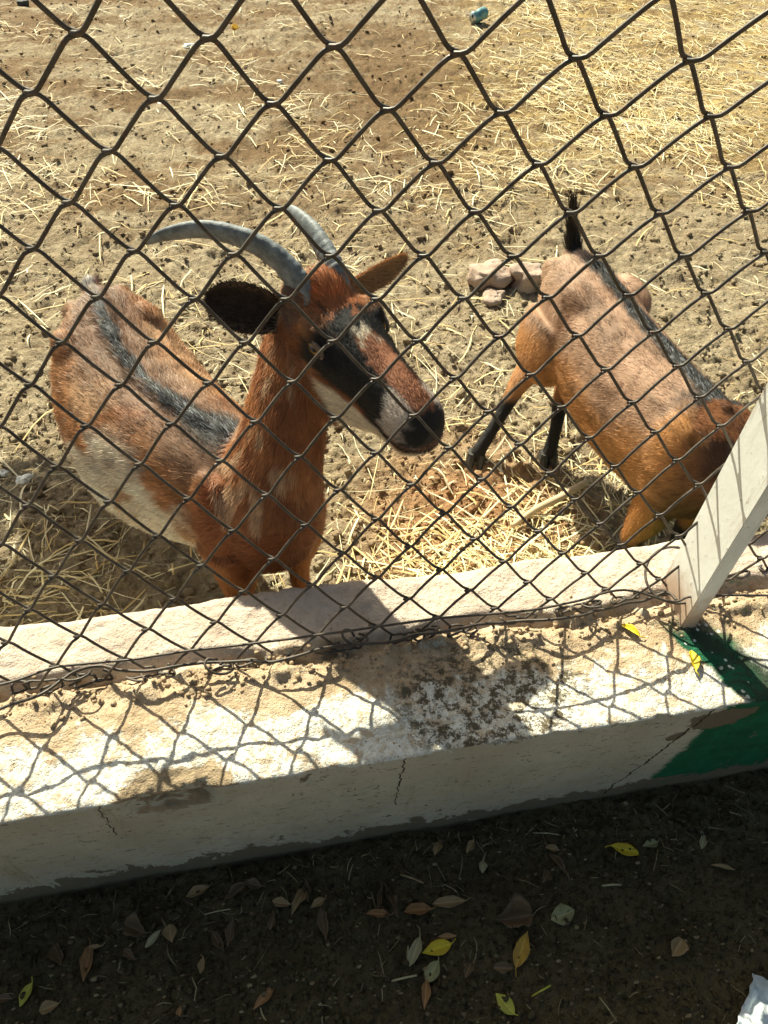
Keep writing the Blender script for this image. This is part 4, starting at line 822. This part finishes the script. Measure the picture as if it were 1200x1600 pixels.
def leaf(px, py, lpx, ang, wr, kind, label, curl=0.25, zb=0.0, stem=True, surf=None, tilt=0.0, cat='leaf'):
    c = at(px, py, zb); d = at(px+math.cos(ang)*10, py-math.sin(ang)*10, zb)-c; ppm = 10/np.linalg.norm(d); ln = lpx/ppm*0.98; wd = ln*wr/2; az = math.atan2(d[1], d[0])
    n, k = 15, 7; V = []; sd_ = random.random()*40; e1 = random.uniform(.8, 1.25)
    for i in range(n):
        s_ = i/(n-1); w = wd*(math.sin(math.pi*s_**e1)**0.82 if 0 < s_ < 1 else 0.02); w = max(w, 0.0005)
        for j in range(k):
            t = j/(k-1)*2-1; yy = t*w
            z_ = abs(t)**1.4*w*(curl*(2.1+0.9*math.sin(sd_+t*1.3))) + curl*ln*0.16*math.cos(s_*5.5+sd_)*0.5 + 0.12*curl*w*math.sin(s_*17+t*5+sd_)
            V.append((s_*ln-ln/2, yy*(1+0.22*curl*math.sin(s_*11+sd_+t*2)+0.10*curl*math.sin(s_*27+sd_*2)), z_))
    V = np.array(V); Q = [(i*k+j, (i+1)*k+j, (i+1)*k+j+1, i*k+j+1) for i in range(n-1) for j in range(k-1)]
    U = V.copy(); U[:, 2] -= 0.0005; nv = len(V); Q2 = [tuple(q+nv for q in f[::-1]) for f in Q]
    rim = [(i*k, (i+1)*k) for i in range(n-1)] + [((n-1)*k+j, (n-1)*k+j+1) for j in range(k-1)] + [((i+1)*k+k-1, i*k+k-1) for i in range(n-1)] + [(j+1, j) for j in range(k-1)]
    Q3 = [(b_, a_, a_+nv, b_+nv) for a_, b_ in rim]
    VV = np.vstack([V, U]); VV[:, 2] -= VV[:, 2].min()-0.0005
    base_z = (gz1(c[0], c[1]) if surf is None else surf(c[0], c[1]))
    if surf is None:
        q = np.array([c[0]+math.cos(az)*t*ln*.4 for t in (-1, 0, 1)]); w_ = np.array([c[1]+math.sin(az)*t*ln*.4 for t in (-1, 0, 1)]); base_z = ground_z(q, w_).max()
    o = mesh_np('fallen_leaf', VV, [np.array(Q+Q2+Q3)], LM[kind]); o.location = (c[0], c[1], base_z+0.001); o.rotation_euler = (tilt, random.uniform(-.08, .08), az)
    tag(o, label, cat, 'fallen leaves on the ground outside the wall' if surf is None else 'leaves lying on the wall')
    if stem:
        Pz = VV[nv+(n-1)*k+3, 2]; pth = np.array([(ln*0.48, 0, Pz+.0008), (ln*0.58, 0.002, Pz+.001), (ln*0.68, 0.005, max(Pz-.002, 0.001))]); v, q, t = tube(catmull(pth, 3), 0.0008, 6); mesh_np('stem', v, [q, t], LM[kind], o)
    return o
R_ = math.radians
leaf(978, 1327, 50, R_(165), .42, 'yellow', 'yellow leaf lying alone near the wall foot, farthest right', .2)
leaf(683, 1481, 50, R_(18), .46, 'yellow', 'brightest yellow leaf of the pair lying tip to tip in the middle', .15)
leaf(676, 1517, 40, R_(60), .62, 'olive', 'dull olive leaf touching the brightest yellow leaf', .2)
leaf(790, 1568, 46, R_(-48), .58, 'lime', 'yellow-green leaf at the bottom edge, right of the middle', .12)
leaf(879, 1430, 40, R_(22), .68, 'olive', 'mottled olive rounded leaf right of the crumpled brown leaf', .22)
leaf(816, 1482, 62, R_(-108), .42, 'orange', 'long orange-yellow leaf hanging below the crumpled brown leaf', .3)
leaf(803, 1434, 58, R_(8), .70, 'brown', 'large crumpled brown leaf above the orange-yellow leaf', .9, stem=False)
leaf(40, 1553, 44, R_(62), .52, 'lime', 'yellow-green leaf in the bottom left corner', .25)
leaf(75, 1573, 34, R_(20), .6, 'tan', 'small tan leaf beside the bottom left yellow-green leaf', .4)
leaf(413, 1558, 52, R_(48), .34, 'rust', 'slim rust-brown leaf at the bottom, left of the middle', .35)
leaf(266, 1458, 30, R_(100), .8, 'tan', 'squarish tan leaf bit right of the pale stalk piece', .3, stem=False)
leaf(210, 1450, 38, R_(-25), .75, 'brown', 'curled brown leaf left of the pale stalk piece', .8)
leaf(238, 1465, 38, R_(48), .40, 'pale', 'pale greenish stalk piece lying between two brown leaves', .15, stem=False)
leaf(136, 1504, 62, R_(80), .34, 'rust', 'long brown leaf standing upright above the bottom left leaves', .5)
leaf(90, 1492, 36, R_(110), .5, 'brown', 'dark curled leaf left of the long upright brown leaf', .8)
leaf(145, 1480, 28, R_(10), .3, 'tan', 'thin tan leaf sliver above the long upright brown leaf', .4)
leaf(360, 1458, 44, R_(80), .36, 'brown', 'narrow brown leaf left of the leaf heap under the wall', .7)
leaf(340, 1470, 36, R_(120), .4, 'brown', 'narrow brown leaf leaning beside its twin, left of the heap', .7)
leaf(505, 1443, 54, R_(100), .36, 'brown', 'dark brown leaf below the heap, right side', .6)
leaf(468, 1408, 50, R_(60), .40, 'tan', 'broad folded brown leaf in the middle of the heap', .8)
leaf(440, 1411, 30, R_(-10), .45, 'tan', 'small tan leaf in the heap, left of the folded one', .5)
leaf(480, 1392, 34, R_(95), .4, 'brown', 'small upright brown leaf at the top of the heap', .7)
leaf(370, 1394, 40, R_(35), .45, 'brown', 'curled dark leaf under the wall, left of the heap', .9)
leaf(308, 1392, 40, R_(22), .42, 'tan', 'flat brownish leaf under the wall, leftmost of the row', .5)
leaf(395, 1382, 28, R_(-15), .5, 'brown', 'brown leaf scrap close under the wall above the heap', .6)
leaf(497, 1414, 26, R_(30), .55, 'tan', 'little tan leaf at the right end of the heap', .5)
leaf(590, 1429, 40, R_(-5), .34, 'rust', 'small rust-coloured leaf left of the triangular one', .6)
leaf(654, 1421, 46, R_(5), .42, 'rust', 'triangular rust-orange leaf left of the long tan leaf', .6)
leaf(703, 1408, 54, R_(6), .32, 'tan', 'long tan leaf lying flat below the wall middle', .35)
leaf(612, 1408, 58, R_(110), .22, 'brown', 'rolled brown leaf like a tube, above the rust leaves', 1.2)
leaf(593, 1405, 46, R_(80), .22, 'brown', 'narrow rolled brown leaf beside the tube-like one', 1.1)
leaf(665, 1553, 48, R_(85), .36, 'rust', 'orange-brown pointed leaf below the dull olive leaf', .5)
leaf(648, 1487, 50, R_(70), .40, 'pale', 'torn whitish leaf left of the brightest yellow leaf', .4)
leaf(637, 1492, 30, R_(88), .18, 'pale', 'slim whitish leaf strip left of the torn one', .2, stem=False)
leaf(700, 1462, 28, R_(2), .3, 'rust', 'small brown sliver just above the brightest yellow leaf', .3, stem=False)
leaf(755, 1352, 20, R_(90), .7, 'pale', 'small greyish white flake near the wall foot', .4, stem=False)
leaf(868, 1350, 38, R_(-50), .4, 'brown', 'ragged brown leaf right of the small white flake', .8)
leaf(862, 1328, 24, R_(-10), .5, 'tan', 'brown scrap above the ragged brown leaf', .6, stem=False)
leaf(852, 1372, 22, R_(60), .7, 'brown', 'crumbled brown scrap below the ragged brown leaf', .8, stem=False)
leaf(683, 1325, 24, R_(70), .6, 'tan', 'small tan leaf close to the wall, left of its neighbour', .5)
leaf(735, 1322, 24, R_(60), .5, 'tan', 'small tan leaf close to the wall above the white flake', .5)
leaf(1057, 1481, 32, R_(60), .75, 'tan', 'squarish tan leaf on bare soil at the right', .5, stem=False)
leaf(1098, 1315, 24, R_(80), .45, 'pale', 'small pale leaf under the green painted wall', .3)
leaf(1018, 1317, 26, R_(15), .5, 'olive', 'small greenish leaf right of the lone yellow leaf', .3)
leaf(1130, 1355, 40, R_(-10), .2, 'tan', 'thin tan husk at the right under the green wall', .5, stem=False)
leaf(280, 1580, 18, R_(80), .7, 'rust', 'tiny brown leaf bit at the bottom edge', .4, stem=False)
leaf(786, 1513, 32, R_(0), .5, 'brown', 'brown leaf half left of the orange-yellow leaf tip', .6, stem=False)
leaf(732, 1515, 26, R_(70), .6, 'brown', 'brown scrap right of the dull olive leaf', .7, stem=False)
leaf(425, 1440, 26, R_(75), .5, 'brown', 'brown leaf bit below the heap, left side', .6)
leaf(200, 1490, 24, R_(-40), .5, 'brown', 'small brown leaf below the pale stalk piece', .6)
leaf(315, 1508, 26, R_(80), .5, 'tan', 'tan leaf bit standing alone in the lower left', .5)
leaf(5, 1560, 26, R_(0), .5, 'brown', 'brown leaf at the left edge near the corner', .5)
leaf(984, 988, 36, R_(-35), .40, 'yellow', 'pale yellow leaf on the wall top, left of the post shadow', .45, WT, True, wtop)
leaf(1081, 1036, 36, R_(-80), .42, 'yellow', 'yellow-green leaf on the wall top against the post shadow', .4, WT, True, wtop)

r = np.random.default_rng(23)                             # crumbs, chaff and bits of stalk
px = r.uniform(-40, 1240, 9000); py = r.uniform(1190, 1640, 9000); P = np.array([at(a, b, 0.0)[:2] for a, b in zip(px, py)]); P = P[P[:, 1] < WF-0.012]
k = r.random(len(P)) < 0.045+0.14*sst(P[:, 1], .20, .34)
o = straw_mesh('chaff', P[k], r, 0.006, 0.035, 0.0007, zf, 0.004, [(.22, .165, .085), (.15, .11, .055), (.32, .25, .14), (.12, .09, .05), (.19, .165, .08)]); tag(o, 'fine chaff and stalk bits on the dark soil', 'chaff', None, 'stuff')
def fl(n, pal_mat, smin, smax, seed, name, label):
    r = np.random.default_rng(seed); px = r.uniform(-40, 1240, n*3); py = r.uniform(1190, 1640, n*3); P = np.array([at(a, b, 0.0)[:2] for a, b in zip(px, py)]); P = P[P[:, 1] < WF-0.01][:n]; n = len(P)
    Zg = ground_z(P[:, 0], P[:, 1]); sz = r.uniform(smin, smax, n)*r.uniform(.5, 1, n); a = r.uniform(0, 6.28, n); V = []
    for q in range(5):
        b = a+q*1.2566; rr = sz*r.uniform(.5, 1.2, n); V.append(np.stack([P[:, 0]+np.cos(b)*rr, P[:, 1]+np.sin(b)*rr*.6, Zg+.0012+sz*r.uniform(0, .45, n)], 1))
    V.append(np.stack([P[:, 0], P[:, 1], Zg+0.001+sz*0.6], 1)); V = np.stack(V, 1).reshape(-1, 3); b = np.arange(n)*6
    T = np.concatenate([np.stack([b+q, b+(q+1) % 5, b+5], 1) for q in range(5)])
    pal = np.array([(.13, .09, .048), (.17, .115, .06), (.21, .15, .08), (.10, .07, .038), (.24, .19, .105), (.14, .13, .058)]); c = pal[r.integers(0, 6, n)]*r.uniform(.7, 1.2, n)[:, None]
    tag(mesh_np(name, V, [T], STRAW, None, False, np.repeat(c, 6, 0)), label, 'litter', None, 'stuff')
fl(750, None, .002, .0065, 41, 'leaf_crumbs', 'crumbled bits of dead leaf on the dark soil outside')
def out_xy(r, n):
    px = r.uniform(-40, 1240, n*2); py = r.uniform(1190, 1640, n*2); P = np.array([at(a, b, 0.0)[:2] for a, b in zip(px, py)]); return P[P[:, 1] < WF-0.01][:n]
tag(scatter_lumps('soil_crumbs', 2200, out_xy, lambda r, n: 0.0012+0.005*r.random(n)**3, plain('dark_crumb', (0.095, 0.073, 0.040), .95, .1, 0, .5, 120), 0.8, 9), 'small crumbs of dark soil in front of the wall', 'soil crumbs', None, 'stuff')
def wall_lumps(n, seed):
    r = np.random.default_rng(seed); X_ = r.uniform(-.62, 1.0, n); Y_ = np.where(r.random(n) < .80, r.normal(.510, .018, n), r.uniform(.47, .53, n)); sz = .0008+.0042*r.random(n)**4
    V = np.tile(IV, (n, 1, 1))*(1+.4*r.uniform(-1, 1, (n, len(IV), 1)))*sz[:, None, None]*np.array([1, 1, .75]); Zt = np.array([wtop(a, b) for a, b in zip(X_, Y_)])
    V += np.stack([X_, Y_, Zt+sz*.3], 1)[:, None, :]; return mesh_np('grit', V.reshape(-1, 3), [(IF[None]+(np.arange(n)*len(IV))[:, None, None]).reshape(-1, 3)], plain('grit', (0.50, 0.36, 0.23), 0.9, .2, 0, .5, 200), None, False)
tag(wall_lumps(1500, 3), 'earth crumbs and grit along the fence foot on the wall', 'grit', None, 'stuff')
def twig(px0, py0, px1, py1, rad, mat, label):
    A_ = at(px0, py0, 0); B_ = at(px1, py1, 0); A_[2] = gz1(A_[0], A_[1])+rad+.001; B_[2] = gz1(B_[0], B_[1])+rad+.003; M_ = (A_+B_)/2+[0, 0, .003]
    v, q, t = tube(catmull(np.array([A_, M_, B_]), 4), rad, 6); o = mesh_np('twig', v-M_, [q, t], mat); o.location = tuple(M_); tag(o, label, 'twig', 'twigs on the ground outside the wall')
PALE = LM['pale']
twig(612, 1532, 651, 1524, .0017, PALE, 'short pale stalk below the torn whitish leaf'); twig(940, 1384, 970, 1383, .0018, PALE, 'short whitish stalk on dark soil, right half'); twig(832, 1302, 872, 1307, .0012, PALE, 'thin straw stalk close under the wall, right half')
twig(938, 1557, 965, 1597, .0010, PALE, 'thin straw leaning at the bottom edge, right half'); twig(625, 1366, 662, 1378, .0018, LM['tan'], 'tan split stalk under the middle of the wall'); twig(832, 1556, 860, 1540, .0014, LM['lime'], 'short greenish stalk right of the yellow-green leaf')
twig(318, 1428, 360, 1420, .0009, PALE, 'thin curved straw above the narrow brown leaves'); twig(1022, 1360, 1030, 1325, .0008, LM['tan'], 'thin upright stem below the small greenish leaf')
# crumpled paper at the lower right
m = Mat('paper', 0.75, 0.25); p = m.pos(); m.color(m.mix(m.rng(m.noise(p, 30, 4, .7), .45, .6), (0.40, 0.47, 0.52), (0.58, 0.62, 0.64))); PAPER = m.m
co_ = [at(1172, 1518, 0.0), at(1238, 1548, 0.0), at(1226, 1640, 0.0), at(1138, 1625, 0.0)]; nn = 22; V = []
for i in range(nn):
    for j in range(nn):
        s_, t_ = i/(nn-1), j/(nn-1); q = (co_[0]*(1-s_)+co_[1]*s_)*(1-t_)+(co_[3]*(1-s_)+co_[2]*s_)*t_; V.append(q)
V = np.array(V); V[:, :2] += np.stack([fbm(V, 40, 2, 1), fbm(V, 40, 2, 2)], 1)*.004; V[:, 2] = ground_z(V[:, 0], V[:, 1]).max()+.003+np.abs(fbm(V, 35, 3, 7, .6))*.014
Q = np.array([(i*nn+j, i*nn+j+1, (i+1)*nn+j+1, (i+1)*nn+j) for i in range(nn-1) for j in range(nn-1)]); c0 = V.mean(0)*[1, 1, 0]
o = mesh_np('paper', V-c0, [Q], PAPER); o.location = tuple(c0); sm = o.modifiers.new('thick', 'SOLIDIFY'); sm.thickness = .0006; tag(o, 'crumpled bluish white paper at the lower right corner', 'paper')

# ------------------------------------------------------------------ unseen foliage added beyond the left edge to cast shade on the ground
SHADE_BARK = plain('shade_bark', (0.16, 0.115, 0.08), .9, .2, 0, .5, 40); m = Mat('shade_foliage', .55, .35); m.color(m.mix(m.noise(m.pos(), 14, 3), (0.045, 0.085, 0.02), (0.10, 0.15, 0.035))); SHADE_FOL = m.m
shade_tree = empty('shade_tree', (-2.05, 3.05, 0), 'leafy shade caster added out of view left of the pen', 'shade_tree'); tb = np.array(shade_tree.location); br_ = []
trunk = catmull(np.array([(-2.05, 3.05, -.05), (-2.02, 3.03, .6), (-1.92, 2.98, 1.15), (-1.7, 2.9, 1.5), (-1.4, 2.82, 1.62), (-1.0, 2.75, 1.58)]), 6)
v, q, t = tube(trunk, np.interp(np.linspace(0, 1, len(trunk)), [0, .5, 1], [.06, .045, .010]), 10); mesh_np('trunk', v-tb, [q, t], SHADE_BARK, shade_tree)
r = np.random.default_rng(5)
def shade_crown(c, rad, n, seed):
    r = np.random.default_rng(seed); d = nrm(r.normal(0, 1, (n, 3))); P = np.array(c)+d*(r.random(n)**.45)[:, None]*np.array(rad); w = fbm(P, 7, 2, seed); P = P[w > -.25]; n = len(P)
    a = nrm(r.normal(0, 1, (n, 3))+[0, 0, -.3]); s_ = nrm(np.cross(a, r.normal(0, 1, (n, 3)))); l = r.uniform(.025, .055, n)[:, None]
    V = np.stack([P-a*l*.5, P+s_*l*.25, P+a*l*.5, P-s_*l*.25], 1).reshape(-1, 3); i = np.arange(n)*4; return mesh_np('shade_crown', V-tb, [np.stack([i, i+1, i+2, i+3], 1)], SHADE_FOL, shade_tree)
shade_crown((-1.05, 2.75, 1.57), (.35, .28, .16), 5200, 5); shade_crown((-1.95, 2.95, 1.75), (.45, .45, .35), 1500, 6)
